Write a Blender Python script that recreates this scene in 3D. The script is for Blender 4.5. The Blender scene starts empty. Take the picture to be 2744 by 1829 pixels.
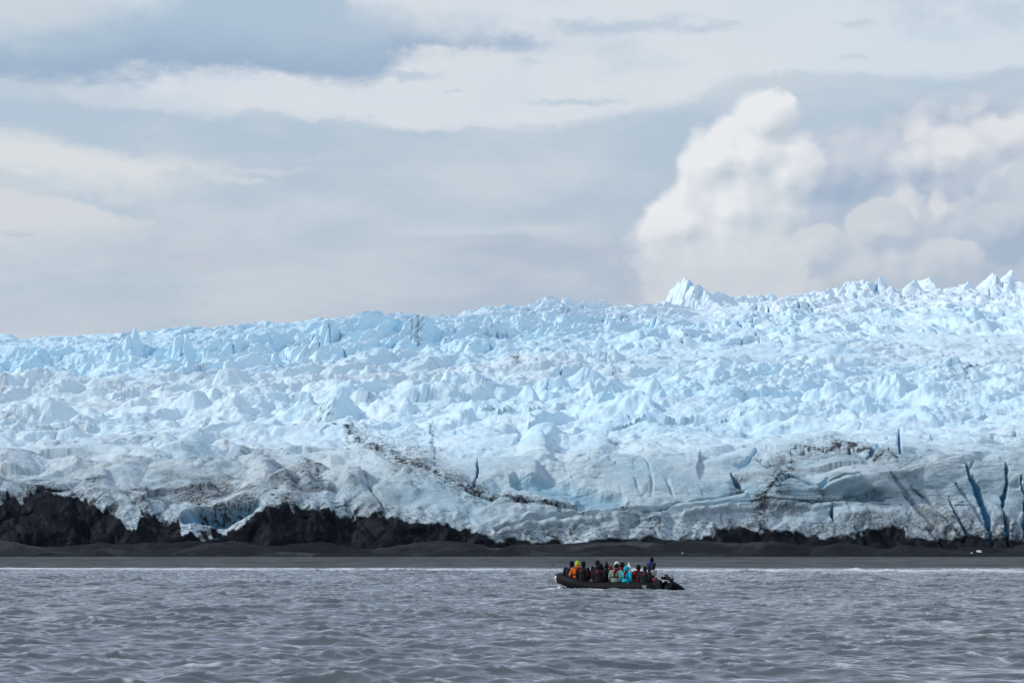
import bpy, bmesh, math, random
import numpy as np
from mathutils import Vector, Matrix, Quaternion

S = bpy.context.scene
COL = S.collection
R = math.radians
F_PX = 132.0 / 36.0 * 2744.0          # focal length in photo pixels
H_CAM = 2.5                            # eye height over the water
V_HOR = 1441.0                         # photo row of the horizon

# ------------------------------------------------------------------ camera
cam = bpy.data.cameras.new("camera")
cam.lens = 132.0
cam.sensor_width = 36.0
cam.clip_start = 0.5
cam.clip_end = 9000.0
cam_o = bpy.data.objects.new("camera", cam)
COL.objects.link(cam_o)
cam_o.location = (0, 0, H_CAM)
PITCH = math.atan((V_HOR - 914.5) / F_PX)
cam_o.rotation_euler = (math.pi / 2 + PITCH, 0, 0)
S.camera = cam_o
S.view_settings.view_transform = 'Standard'
S.view_settings.look = 'None'
S.view_settings.gamma = 1
S.view_settings.exposure = 0.0
S.cycles.max_bounces = 8
S.cycles.diffuse_bounces = 4
S.cycles.sample_clamp_indirect = 6.0

# ------------------------------------------------------------------ node helper
class G:
    def __init__(s, nt):
        s.nt = nt
    def node(s, t, **kw):
        n = s.nt.nodes.new(t)
        for k, v in kw.items():
            setattr(n, k, v)
        return n
    def put(s, sock, v):
        if v is None:
            return
        if isinstance(v, bpy.types.NodeSocket):
            s.nt.links.new(v, sock)
        elif isinstance(v, (tuple, list)):
            if len(sock.default_value) == 4 and len(v) == 3:
                v = (*v, 1.0)
            sock.default_value = v
        else:
            try:
                sock.default_value = v
            except TypeError:
                sock.default_value = (v, v, v)
    def m(s, op, a, b=None, c=None, clamp=False):
        n = s.node('ShaderNodeMath', operation=op, use_clamp=clamp)
        s.put(n.inputs[0], a); s.put(n.inputs[1], b); s.put(n.inputs[2], c)
        return n.outputs[0]
    def add(s, a, b): return s.m('ADD', a, b)
    def sub(s, a, b): return s.m('SUBTRACT', a, b)
    def mul(s, a, b): return s.m('MULTIPLY', a, b)
    def mx(s, a, b): return s.m('MAXIMUM', a, b)
    def mn(s, a, b): return s.m('MINIMUM', a, b)
    def step(s, lo, hi, x, smooth=True):
        n = s.node('ShaderNodeMapRange', interpolation_type='SMOOTHSTEP' if smooth else 'LINEAR', clamp=True)
        s.put(n.inputs['Value'], x); s.put(n.inputs['From Min'], lo); s.put(n.inputs['From Max'], hi)
        return n.outputs[0]
    def mix(s, f, a, b, mode='MIX'):
        n = s.node('ShaderNodeMix', data_type='RGBA', blend_type=mode)
        s.put(n.inputs[0], f); s.put(n.inputs[6], a); s.put(n.inputs[7], b)
        return n.outputs[2]
    def xyz(s, x, y, z):
        n = s.node('ShaderNodeCombineXYZ')
        s.put(n.inputs[0], x); s.put(n.inputs[1], y); s.put(n.inputs[2], z)
        return n.outputs[0]
    def noise(s, vec, scale=1.0, detail=4.0, rough=0.5, dist=0.0, lac=2.0, out=0, ntype='FBM'):
        n = s.node('ShaderNodeTexNoise', noise_dimensions='3D', noise_type=ntype)
        s.put(n.inputs['Vector'], vec); s.put(n.inputs['Scale'], scale); s.put(n.inputs['Detail'], detail)
        s.put(n.inputs['Roughness'], rough); s.put(n.inputs['Distortion'], dist); s.put(n.inputs['Lacunarity'], lac)
        return n.outputs[out]
    def voro(s, vec, scale=1.0, smooth=0.6, detail=0.0, rough=0.5):
        n = s.node('ShaderNodeTexVoronoi', feature='SMOOTH_F1')
        s.put(n.inputs['Vector'], vec); s.put(n.inputs['Scale'], scale); s.put(n.inputs['Smoothness'], smooth)
        s.put(n.inputs['Detail'], detail); s.put(n.inputs['Roughness'], rough)
        return n.outputs['Distance']
    def curve(s, x, pts):
        """piecewise curve: pts = [(x, y)] ; values are normalised to the node's 0..1 square"""
        xs = [p[0] for p in pts]; ys = [p[1] for p in pts]
        x0, x1, y0, y1 = min(xs), max(xs), min(ys) - 1e-3, max(ys) + 1e-3
        n = s.node('ShaderNodeFloatCurve')
        c = n.mapping.curves[0]
        q = [((a - x0) / (x1 - x0), (b - y0) / (y1 - y0)) for a, b in pts]
        c.points[0].location = q[0]; c.points[1].location = q[-1]
        for a in q[1:-1]:
            c.points.new(*a)
        n.mapping.update()
        s.put(n.inputs['Value'], s.m('MULTIPLY_ADD', x, 1 / (x1 - x0), -x0 / (x1 - x0), clamp=True))
        return s.m('MULTIPLY_ADD', n.outputs[0], y1 - y0, y0)

def lin(r, g, b):
    f = lambda c: (c / 255 / 12.92) if c / 255 <= 0.04045 else ((c / 255 + 0.055) / 1.055) ** 2.4
    return (f(r), f(g), f(b))

# ------------------------------------------------------------------ world: cloudy daylight
SUN_EL, SUN_AZ = R(38), R(-90)         # azimuth from straight ahead (+Y), negative = left
W = bpy.data.worlds.new("World")
S.world = W
W.use_nodes = True
W.node_tree.nodes.clear()
g = G(W.node_tree)
sky = g.node('ShaderNodeTexSky', sky_type='NISHITA', sun_disc=False, sun_elevation=SUN_EL, sun_rotation=SUN_AZ)
tc = g.node('ShaderNodeTexCoord')
nrm = g.node('ShaderNodeVectorMath', operation='NORMALIZE')
g.put(nrm.inputs[0], tc.outputs['Generated'])
sp = g.node('ShaderNodeSeparateXYZ'); g.put(sp.inputs[0], nrm.outputs[0])
dx, dy, dz = sp.outputs
KX = F_PX / 1000.0
AX = g.mul(g.m('ARCTAN2', dx, dy), KX)                 # azimuth, in units of 1000 photo pixels of arc
AY = g.mul(g.m('ARCSINE', dz), KX)                     # elevation, same unit
P0 = g.xyz(g.mul(AX, 0.55), AY, 0.0)
# winds pull the clouds out sideways: warp both coordinates with noise
n1 = g.noise(P0, 2.2, 5, 0.55)
n2 = g.noise(P0, 7.0, 5, 0.6)
n3 = g.noise(g.xyz(AX, g.mul(AY, 2.2), 3.7), 1.6, 6, 0.6)
n4 = g.noise(g.xyz(AX, g.mul(AY, 1.5), 9.1), 16.0, 4, 0.6)
c_ = lambda n, a: g.mul(g.sub(n, 0.5), a)
n5 = g.noise(g.xyz(g.mul(AX, 0.42), g.mul(AY, 1.3), 5.5), 4.2, 8, 0.62, 0.35)
n6 = g.noise(g.xyz(g.mul(AX, 0.7), g.mul(AY, 1.2), 8.8), 24.0, 5, 0.65)
X = g.add(AX, g.add(c_(n2, 0.16), c_(n4, 0.06)))
Y = g.add(g.add(AY, c_(n1, 0.08)), g.add(g.add(c_(n2, 0.055), c_(n5, 0.11)), c_(n6, 0.035)))

def pu(u): return (u - 1372) / 1000.0
def pv(v): return (V_HOR - v) / 1000.0
def edge(pts): return g.curve(X, [(pu(u), pv(v)) for u, v in pts])
def above(e, soft): return g.step(g.sub(e, soft), g.add(e, soft), Y)       # 1 above the curve
def below(e, soft): return g.sub(1.0, above(e, soft))
def right_of(u, soft): return g.step(pu(u - soft), pu(u + soft), X)
def left_of(u, soft): return g.sub(1.0, right_of(u, soft))
def fuzzy(m, amt=0.9):
    """eat into the soft rim of a cloud mask with fine noise"""
    rim = g.mul(g.mul(m, g.sub(1.0, m)), 4.0)
    return g.m('ADD', m, g.mul(g.mul(rim, g.sub(g.add(g.mul(n5, 0.6), g.mul(n4, 0.4)), 0.5)), amt * 3.0), clamp=True)
def both(*a):
    r = a[0]
    for b in a[1:]: r = g.mul(r, b)
    return r
def cl(*rgb): return tuple(c * 10.0 for c in lin(*rgb))                      # background strength is 0.1

# broad layer colour, changing slowly with elevation
ramp = g.node('ShaderNodeValToRGB')
cr = ramp.color_ramp
st = [(0.0, (193, 203, 214)), (0.42, (190, 201, 213)), (0.60, (184, 199, 213)), (0.78, (180, 198, 215)), (0.90, (187, 204, 219)), (1.0, (198, 213, 227))]
cr.elements[0].position = 0; cr.elements[0].color = (*lin(*st[0][1]), 1)
cr.elements[1].position = 1; cr.elements[1].color = (*lin(*st[-1][1]), 1)
for p_, c in st[1:-1]:
    e_ = cr.elements.new(p_); e_.color = (*lin(*c), 1)
g.put(ramp.inputs[0], g.m('DIVIDE', AY, 1.45, clamp=True))
base = g.mix(1.0, ramp.outputs[0], (10, 10, 10), 'MULTIPLY')
# slightly lilac low down on the left, dark low band in the middle
base = g.mix(g.mul(both(below(edge([(-600, 640), (1000, 640), (1300, 615), (1500, 640), (2200, 640), (3400, 640)]), 0.03), right_of(1050, 350)), 0.75), base, cl(174, 187, 205))
base = g.mix(g.mul(g.step(0.42, 0.66, n3), 0.5), base, cl(201, 211, 220))
base = g.mix(g.mul(g.step(0.46, 0.70, n5), 0.45), base, cl(172, 190, 209))
base = g.mix(g.mul(g.step(0.54, 0.36, n5), 0.35), base, cl(207, 215, 223))
# faint light streak over the dark low band
base = g.mix(g.mul(both(above(edge([(800, 640), (1250, 625), (1480, 640), (1700, 660)]), 0.012), below(edge([(800, 560), (1250, 570), (1480, 585), (1700, 600)]), 0.05), right_of(1080, 120), left_of(1600, 120)), 0.55), base, cl(196, 209, 218))
# upper right: thin white veil, with a wavy lower edge
veil_e = edge([(-900, 220), (0, 230), (280, 270), (600, 305), (800, 310), (1000, 318), (1200, 345), (1400, 345), (1650, 315), (1800, 290), (1960, 246), (2080, 226), (2300, 222), (2500, 215), (2640, 198), (2744, 180), (3600, 120)])
veil = fuzzy(g.mul(above(veil_e, 0.020), right_of(230, 230)))
veil_c = g.mix(g.step(0.35, 0.7, n3), cl(210, 219, 229), cl(221, 225, 231))
veil_c = g.mix(g.mul(right_of(2000, 500), 0.6), veil_c, cl(208, 221, 231))
base = g.mix(g.mul(veil, 0.93), base, veil_c)
# greyer wisps inside the veil
base = g.mix(g.mul(both(veil, g.step(0.53, 0.68, n1), g.step(0.35, 0.6, n2)), 0.7), base, cl(186, 203, 218))
# left white streaks
ltop = edge([(-900, 350), (-100, 372), (60, 380), (180, 398), (280, 418), (460, 425), (640, 440), (760, 450)])
lbot = edge([(-900, 470), (-100, 520), (120, 512), (330, 520), (520, 500), (640, 470), (760, 452)])
base = g.mix(g.mul(0.88, fuzzy(both(below(ltop, 0.030), above(lbot, 0.050), left_of(600, 220)))), base, cl(219, 223, 226))
base = g.mix(g.mul(both(below(edge([(-900, 470), (0, 520), (200, 545), (330, 580), (420, 640), (600, 700)]), 0.014), above(edge([(-900, 600), (0, 660), (200, 640), (420, 650), (600, 700)]), 0.06), left_of(380, 90)), 0.8), base, cl(214, 218, 222))
base = g.mix(g.mul(both(below(edge([(-900, 455), (0, 468), (150, 474), (300, 490), (500, 520)]), 0.012), above(edge([(-900, 500), (0, 516), (150, 506), (300, 500), (500, 520)]), 0.012), left_of(180, 70)), 0.8), base, cl(196, 208, 217))
# big blue-grey cloud, top left
dbot = edge([(-900, 140), (0, 200), (150, 212), (260, 205), (330, 186), (420, 190), (620, 195), (760, 214), (880, 222), (960, 232), (1030, 200), (1110, 160), (1250, 140), (1400, 132), (1500, 120)])
dtop = edge([(-900, 0), (0, 110), (130, 60), (420, 0), (800, -120), (960, 10), (1120, 62), (1280, 90), (1500, 112)])
dark = fuzzy(both(above(dbot, 0.030), below(dtop, 0.085), left_of(1430, 150)))
dark_c = g.mix(g.step(-0.02, 0.17, g.sub(Y, dbot)), cl(150, 174, 201), cl(172, 193, 213))
dark_c = g.mix(g.mul(g.step(0.5, 0.75, n3), 0.5), dark_c, cl(192, 208, 220))
base = g.mix(g.mul(dark, 0.95), base, dark_c)
# white strip low right, above the heap clouds
base = g.mix(g.mul(both(below(edge([(2000, 340), (2250, 345), (2450, 350), (2744, 335), (3600, 330)]), 0.02), above(edge([(2000, 372), (2250, 378), (2450, 385), (2744, 372), (3600, 370)]), 0.014), right_of(2230, 90)), 0.75), base, cl(211, 217, 223))

# stray wisps
for (u, v, a_, b_, c3, am) in [
    (1580, 62, 120, 24, (180, 198, 215), .8), (1730, 58, 140, 26, (184, 201, 216), .7), (1890, 78, 100, 22, (184, 201, 216), .7), (1560, 276, 140, 15, (186, 203, 217), .8),
    (2290, 72, 55, 13, (186, 203, 217), .6), (2290, 168, 45, 11, (190, 206, 219), .6), (1090, 208, 100, 12, (178, 195, 213), .7), (1205, 243, 28, 9, (190, 203, 217), .6),
    (395, 205, 40, 26, (170, 188, 209), .8), (1400, 112, 95, 28, (166, 185, 208), .8), (60, 637, 48, 14, (188, 198, 210), .7), (470, 478, 66, 30, (196, 207, 216), .7),
    (1420, 168, 45, 15, (190, 205, 218), .6), (1170, 165, 120, 30, (216, 221, 227), .8), (1280, 150, 100, 26, (215, 221, 228), .7), (120, 62, 120, 44, (201, 210, 220), .8),
    (1230, 622, 170, 15, (200, 211, 220), .7), (1460, 612, 150, 14, (199, 210, 219), .7), (640, 482, 110, 13, (214, 219, 223), .6), (720, 452, 140, 10, (206, 214, 221), .6),
    (40, 20, 140, 40, (204, 212, 220), .7), (2550, 90, 160, 22, (196, 212, 227), .5), (900, 90, 200, 60, (178, 195, 214), .35), (250, 240, 140, 26, (196, 207, 219), .5),
    (2100, 235, 180, 16, (194, 209, 219), .6), (2500, 235, 220, 22, (184, 202, 216), .5), (820, 420, 260, 26, (192, 205, 217), .5), (1150, 430, 300, 30, (180, 198, 213), .45), (520, 700, 300, 40, (198, 203, 213), .6)]:
    ex = g.m('DIVIDE', g.sub(X, pu(u)), a_ / 1000.0); ey = g.m('DIVIDE', g.sub(g.add(Y, c_(n4, 0.03)), pv(v)), b_ / 1000.0)
    base = g.mix(g.mul(g.step(1.3, 0.1, g.add(g.m('SQRT', g.add(g.mul(ex, ex), g.mul(ey, ey))), c_(n6, 1.3))), am), base, cl(*c3))
# heap clouds, right: cauliflower puffs, lit from the upper left
def heap(off, parts, k1=0.46, k2=0.30):
    x = g.add(g.add(AX, off[0]), c_(n6, 0.040)); y = g.add(g.add(AY, off[1]), c_(n6, 0.040))
    q = g.xyz(g.add(x, c_(n2, 0.06)), g.mul(g.add(y, c_(n4, 0.05)), 1.1), 1.3)
    v1 = g.node('ShaderNodeTexVoronoi', feature='SMOOTH_F1'); g.put(v1.inputs['Vector'], q)
    v1.inputs['Scale'].default_value = 8.0; v1.inputs['Smoothness'].default_value = 0.35
    v2 = g.node('ShaderNodeTexVoronoi', feature='SMOOTH_F1'); g.put(v2.inputs['Vector'], q)
    v2.inputs['Scale'].default_value = 19.0; v2.inputs['Smoothness'].default_value = 0.5
    r = None
    for (u, v, aa, bb) in parts:
        rx = g.m('DIVIDE', g.sub(x, pu(u)), aa / 1000.0); ry = g.m('DIVIDE', g.sub(y, pv(v)), bb / 1000.0)
        e = g.sub(1.0, g.m('SQRT', g.add(g.mul(rx, rx), g.mul(ry, ry))))
        if r is None: r = e
        else:
            n = g.node('ShaderNodeMath', operation='SMOOTH_MAX'); g.put(n.inputs[0], r); g.put(n.inputs[1], e); n.inputs[2].default_value = 0.12
            r = n.outputs[0]
    return g.add(r, g.add(g.mul(g.sub(0.5, v1.outputs['Distance']), k1), g.mul(g.sub(0.5, v2.outputs['Distance']), k2)))
def cloud(base, parts, shade, light, amount, lo=0.0, hi=0.16, gain=1.5, bias=0.5, foot=None, L=(-0.028, 0.034), k1=0.46, k2=0.30):
    d = heap((0, 0), parts, k1, k2); d2 = heap(L, parts, k1, k2)
    lit = g.m('MULTIPLY_ADD', g.sub(d, d2), gain, bias, clamp=True)
    c = g.mix(lit, cl(*shade), cl(*light))
    if foot:
        c = g.mix(g.mul(g.step(pv(foot[0] - 90), pv(foot[0] + 120), AY), 0.85), c, cl(*foot[1]))
    return g.mix(g.mul(g.step(lo, hi, g.add(d, c_(n4, 0.10))), amount), base, c)
base = cloud(base, [(2280, 680, 620, 340), (2250, 480, 200, 130), (2600, 500, 480, 260), (3000, 700, 800, 380), (2430, 440, 330, 110)], (165, 182, 204), (201, 209, 220), 0.94, 0.0, 0.26, 1.5, 0.46, (720, (180, 192, 208)))
gap = g.step(0.0, 0.9, g.sub(g.add(1.0, c_(n1, 0.5)), g.m('SQRT', g.add(g.m('POWER', g.m('DIVIDE', g.sub(AX, pu(2250)), 0.14), 2.0), g.m('POWER', g.m('DIVIDE', g.sub(AY, pv(550)), 0.13), 2.0)))))
base = g.mix(g.mul(gap, 0.45), base, cl(155, 177, 203))
base = cloud(base, [(2560, 410, 190, 95), (2690, 380, 120, 75), (2700, 500, 100, 100)], (190, 199, 213), (227, 229, 233), 0.85, -0.05, 0.45, 1.6, 0.52)
base = cloud(base, [(2640, 620, 210, 110), (2800, 560, 200, 160)], (166, 183, 204), (196, 206, 217), 0.88, 0.0, 0.16, 1.6, 0.45, (700, (170, 186, 205)))
base = cloud(base, [(2440, 590, 75, 90), (2390, 640, 80, 70), (2520, 560, 60, 60)], (186, 196, 211), (220, 222, 228), 0.8, -0.05, 0.45, 1.5, 0.5)
base = cloud(base, [(2360, 610, 100, 80), (2180, 680, 120, 85), (2310, 740, 260, 120), (2500, 720, 160, 90)], (177, 191, 208), (207, 213, 220), 0.88, 0.0, 0.18, 1.5, 0.48, (740, (182, 193, 207)))
base = cloud(base, [(2010, 430, 190, 150), (2045, 320, 105, 90), (1920, 440, 110, 100), (1990, 560, 200, 180), (1830, 600, 130, 110), (1950, 720, 270, 170), (2100, 470, 120, 130)], (192, 203, 214), (235, 237, 240), 0.94, -0.03, 0.30, 1.45, 0.56, (640, (205, 211, 219)), k1=0.34, k2=0.26)

# the rest of the sky dome: plain thin overcast, brighter overhead, with gaps of clear sky
def background(c):
    n = g.node('ShaderNodeBackground'); n.inputs['Strength'].default_value = 0.1
    g.put(n.inputs['Color'], c)
    return n.outputs[0]
nz = g.noise(nrm.outputs[0], 3.0, 3, 0.55)
over = g.mix(g.step(0.35, 0.65, nz), cl(126, 153, 196), cl(212, 223, 238))
over = g.mix(g.step(0.62, 0.74, g.noise(nrm.outputs[0], 2.2, 2, 0.5)), over, sky.outputs[0])
over = g.mix(g.step(0.10, 0.35, dz), cl(213, 223, 235), over)
inside = both(g.step(2.0, 1.7, AY), g.step(2.9, 2.3, g.m('ABSOLUTE', AX)), g.step(-0.02, 0.02, dy))
ms = g.node('ShaderNodeMixShader')
g.put(ms.inputs[0], inside); g.put(ms.inputs[1], background(over)); g.put(ms.inputs[2], background(base))
wo = g.node('ShaderNodeOutputWorld'); g.put(wo.inputs[0], ms.outputs[0])
W.cycles.sampling_method = 'MANUAL'
W.cycles.sample_map_resolution = 512

# ------------------------------------------------------------------ sun, softened by thin cloud
sl = bpy.data.lights.new("sun", 'SUN')
sl.energy = 2.35
sl.angle = R(7)
sl.color = (1.0, 0.955, 0.90)
so = bpy.data.objects.new("sun", sl); COL.objects.link(so)
sd = Vector((math.sin(SUN_AZ) * math.cos(SUN_EL), math.cos(SUN_AZ) * math.cos(SUN_EL), math.sin(SUN_EL)))
so.rotation_euler = sd.to_track_quat('Z', 'Y').to_euler()
so.location = (-60, 60, 90)

# ------------------------------------------------------------------ numpy noise
def _perm(seed):
    rs = np.random.RandomState(seed)
    p = rs.permutation(256).astype(np.int32)
    a = rs.rand(256).astype(np.float32) * 2 * np.pi
    return p, np.cos(a), np.sin(a), rs
from concurrent.futures import ThreadPoolExecutor
_POOL = ThreadPoolExecutor(4)
def chunked(fn):
    def run(x, y, *a, **k):
        x = np.asarray(x, np.float32); y = np.asarray(y, np.float32)
        if x.ndim < 2 or x.shape[0] < 64: return fn(x, y, *a, **k)
        nch = max(4, min(48, x.size // 60000))
        xs = np.array_split(x, nch); ys = np.array_split(y, nch)
        r = list(_POOL.map(lambda p: fn(p[0], p[1], *a, **k), zip(xs, ys)))
        if isinstance(r[0], tuple): return tuple(np.concatenate(q) for q in zip(*r))
        return np.concatenate(r)
    return run
def perlin(x, y, seed=0):
    p, gx, gy, _ = _perm(seed)
    x = np.asarray(x, np.float32); y = np.asarray(y, np.float32)
    xi = np.floor(x); yi = np.floor(y)
    fx = x - xi; fy = y - yi
    xi = xi.astype(np.int32); yi = yi.astype(np.int32)
    u = fx * fx * fx * (fx * (fx * 6 - 15) + 10); v = fy * fy * fy * (fy * (fy * 6 - 15) + 10)
    def gr(i, j, a, b):
        h = p[(p[i & 255] + j) & 255]
        return gx[h] * a + gy[h] * b
    n00 = gr(xi, yi, fx, fy); n10 = gr(xi + 1, yi, fx - 1, fy)
    n01 = gr(xi, yi + 1, fx, fy - 1); n11 = gr(xi + 1, yi + 1, fx - 1, fy - 1)
    a = n00 + u * (n10 - n00); b = n01 + u * (n11 - n01)
    return (a + v * (b - a)) * 1.5
@chunked
def fbm(x, y, octv=4, seed=0, gain=0.5, ridged=False):
    s = 0; a = 1.0; t = 0
    for k in range(octv):
        n = perlin(x * 2 ** k + 17.3 * k, y * 2 ** k - 9.1 * k, seed + k)
        if ridged: n = 1 - 2 * np.abs(n)
        s = s + a * n; t += a; a *= gain
    return s / t
def hash01(i, j, k, seed):
    h = (i * np.uint32(73856093)) ^ (j * np.uint32(19349663)) ^ np.uint32(((k + seed * 31) * 83492791) & 0xFFFFFFFF)
    h = (h ^ (h >> np.uint32(15))) * np.uint32(2246822519)
    h = (h ^ (h >> np.uint32(13))) * np.uint32(3266489917)
    h = h ^ (h >> np.uint32(16))
    return (h & np.uint32(0xFFFF)).astype(np.float32) / 65535.0
@chunked
def seracs(x, y, seed=0, slope=1.5, power=0.9, pn=2.6, lean=0.3, hmin=0.25, cut=0.0, tilt=0.5, turn=2.4, amin=0.7, amax=1.4):
    """upper envelope of randomly turned, lopsided pyramids, one to a unit cell; a share of them (cut)
    is sliced off by a tilted plane. returns height (about 0..1), gap to the runner-up, random id of the winner"""
    xi = np.floor(x).astype(np.int32); yi = np.floor(y).astype(np.int32)
    best = np.full(x.shape, -9, np.float32); second = best.copy(); rid = np.zeros_like(best)
    for dj in (-1, 0, 1):
        for di in (-1, 0, 1):
            i = (xi + np.int32(di)); j = (yi + np.int32(dj))
            iu = i.astype(np.uint32); ju = j.astype(np.uint32)
            r = lambda k: hash01(iu, ju, k, seed)
            ax = x - (i + 0.08 + 0.84 * r(1)); ay = y - (j + 0.08 + 0.84 * r(2))
            th = (r(3) - 0.5) * np.float32(turn)
            c, s = np.cos(th), np.sin(th)
            a = ax * c + ay * s; b = ay * c - ax * s
            la = lean * (r(4) * 2 - 1); lb = lean * (r(5) * 2 - 1)
            aa = np.abs(a) * np.where(a > 0, 1 + la, 1 - la); bb = np.abs(b) * np.where(b > 0, 1 + lb, 1 - lb)
            asp = amin * (amax / amin) ** r(6)
            d = ((aa * asp) ** pn + (bb / asp) ** pn + 1e-6) ** (1 / pn)
            top = hmin + (1 - hmin) * r(7)
            h = top - slope * d ** power
            if cut > 0:
                ph = r(9) * 6.283
                pl = top * (0.45 + 0.4 * r(10)) + tilt * (np.cos(ph) * ax + np.sin(ph) * ay)
                h = np.where(r(11) < cut, np.minimum(h, pl), h)
            up = h > best
            second = np.where(up, best, np.maximum(second, h))
            rid = np.where(up, r(8), rid)
            best = np.where(up, h, best)
    return best, best - second, rid
def sstep(a, b, x):
    t = np.clip((x - a) / (b - a), 0, 1)
    return t * t * (3 - 2 * t)

def grid_mesh(name, X, Y, Z, attrs=None, smooth=True):
    n, m = X.shape
    me = bpy.data.meshes.new(name)
    co = np.stack([X, Y, Z], -1).astype(np.float32).reshape(-1)
    me.vertices.add(n * m); me.vertices.foreach_set('co', co)
    idx = np.arange(n * m, dtype=np.int32).reshape(n, m)
    q = np.stack([idx[:-1, :-1], idx[:-1, 1:], idx[1:, 1:], idx[1:, :-1]], -1).reshape(-1)
    k = (n - 1) * (m - 1)
    me.loops.add(4 * k); me.loops.foreach_set('vertex_index', q)
    me.polygons.add(k)
    me.polygons.foreach_set('loop_start', np.arange(0, 4 * k, 4, dtype=np.int32))
    me.polygons.foreach_set('use_smooth', np.full(k, smooth))
    me.update(calc_edges=True)
    for a, v in (attrs or {}).items():
        at = me.attributes.new(a, 'FLOAT', 'POINT')
        at.data.foreach_set('value', np.ascontiguousarray(v, dtype=np.float32).reshape(-1))
    o = bpy.data.objects.new(name, me); COL.objects.link(o)
    return o
def structure(o):
    o['kind'] = 'structure'
    return o
def new_mat(name):
    m = bpy.data.materials.new(name); m.use_nodes = True
    m.node_tree.nodes.clear()
    gg = G(m.node_tree)
    b = gg.node('ShaderNodeBsdfPrincipled'); b.inputs['Specular IOR Level'].default_value = 0.12; o = gg.node('ShaderNodeOutputMaterial')
    gg.nt.links.new(b.outputs[0], o.inputs[0])
    return m, gg, b
def attr(gg, name):
    n = gg.node('ShaderNodeAttribute', attribute_name=name)
    return n.outputs['Fac']
def objco(gg):
    return gg.node('ShaderNodeTexCoord').outputs['Object']
def bump(gg, b, h, strength, dist):
    n = gg.node('ShaderNodeBump'); gg.put(n.inputs['Height'], h)
    n.inputs['Strength'].default_value = strength; n.inputs['Distance'].default_value = dist
    gg.put(b.inputs['Normal'], n.outputs[0])

QUAL = 1.0
# columns: dense inside the view, coarse far out to the sides
def columns(n_in, half_in=0.165, half_out=0.75, n_out=60):
    a = np.linspace(-half_in, half_in, n_in)
    t = np.linspace(0, 1, n_out + 1)[1:]
    o = half_in + (half_out - half_in) * t ** 2
    return np.concatenate([-o[::-1], a, o]).astype(np.float32)     # tan(azimuth)

# ------------------------------------------------------------------ lake
DS = lambda v: F_PX * H_CAM / (v - V_HOR)     # distance at which flat water shows at row v
YAW = R(31)
BX, BY = 7.08, 178.0                           # stern centre of the boat on the water
BOW = np.array([-math.cos(YAW), math.sin(YAW)]); FAR = np.array([math.sin(YAW), math.cos(YAW)])

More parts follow.
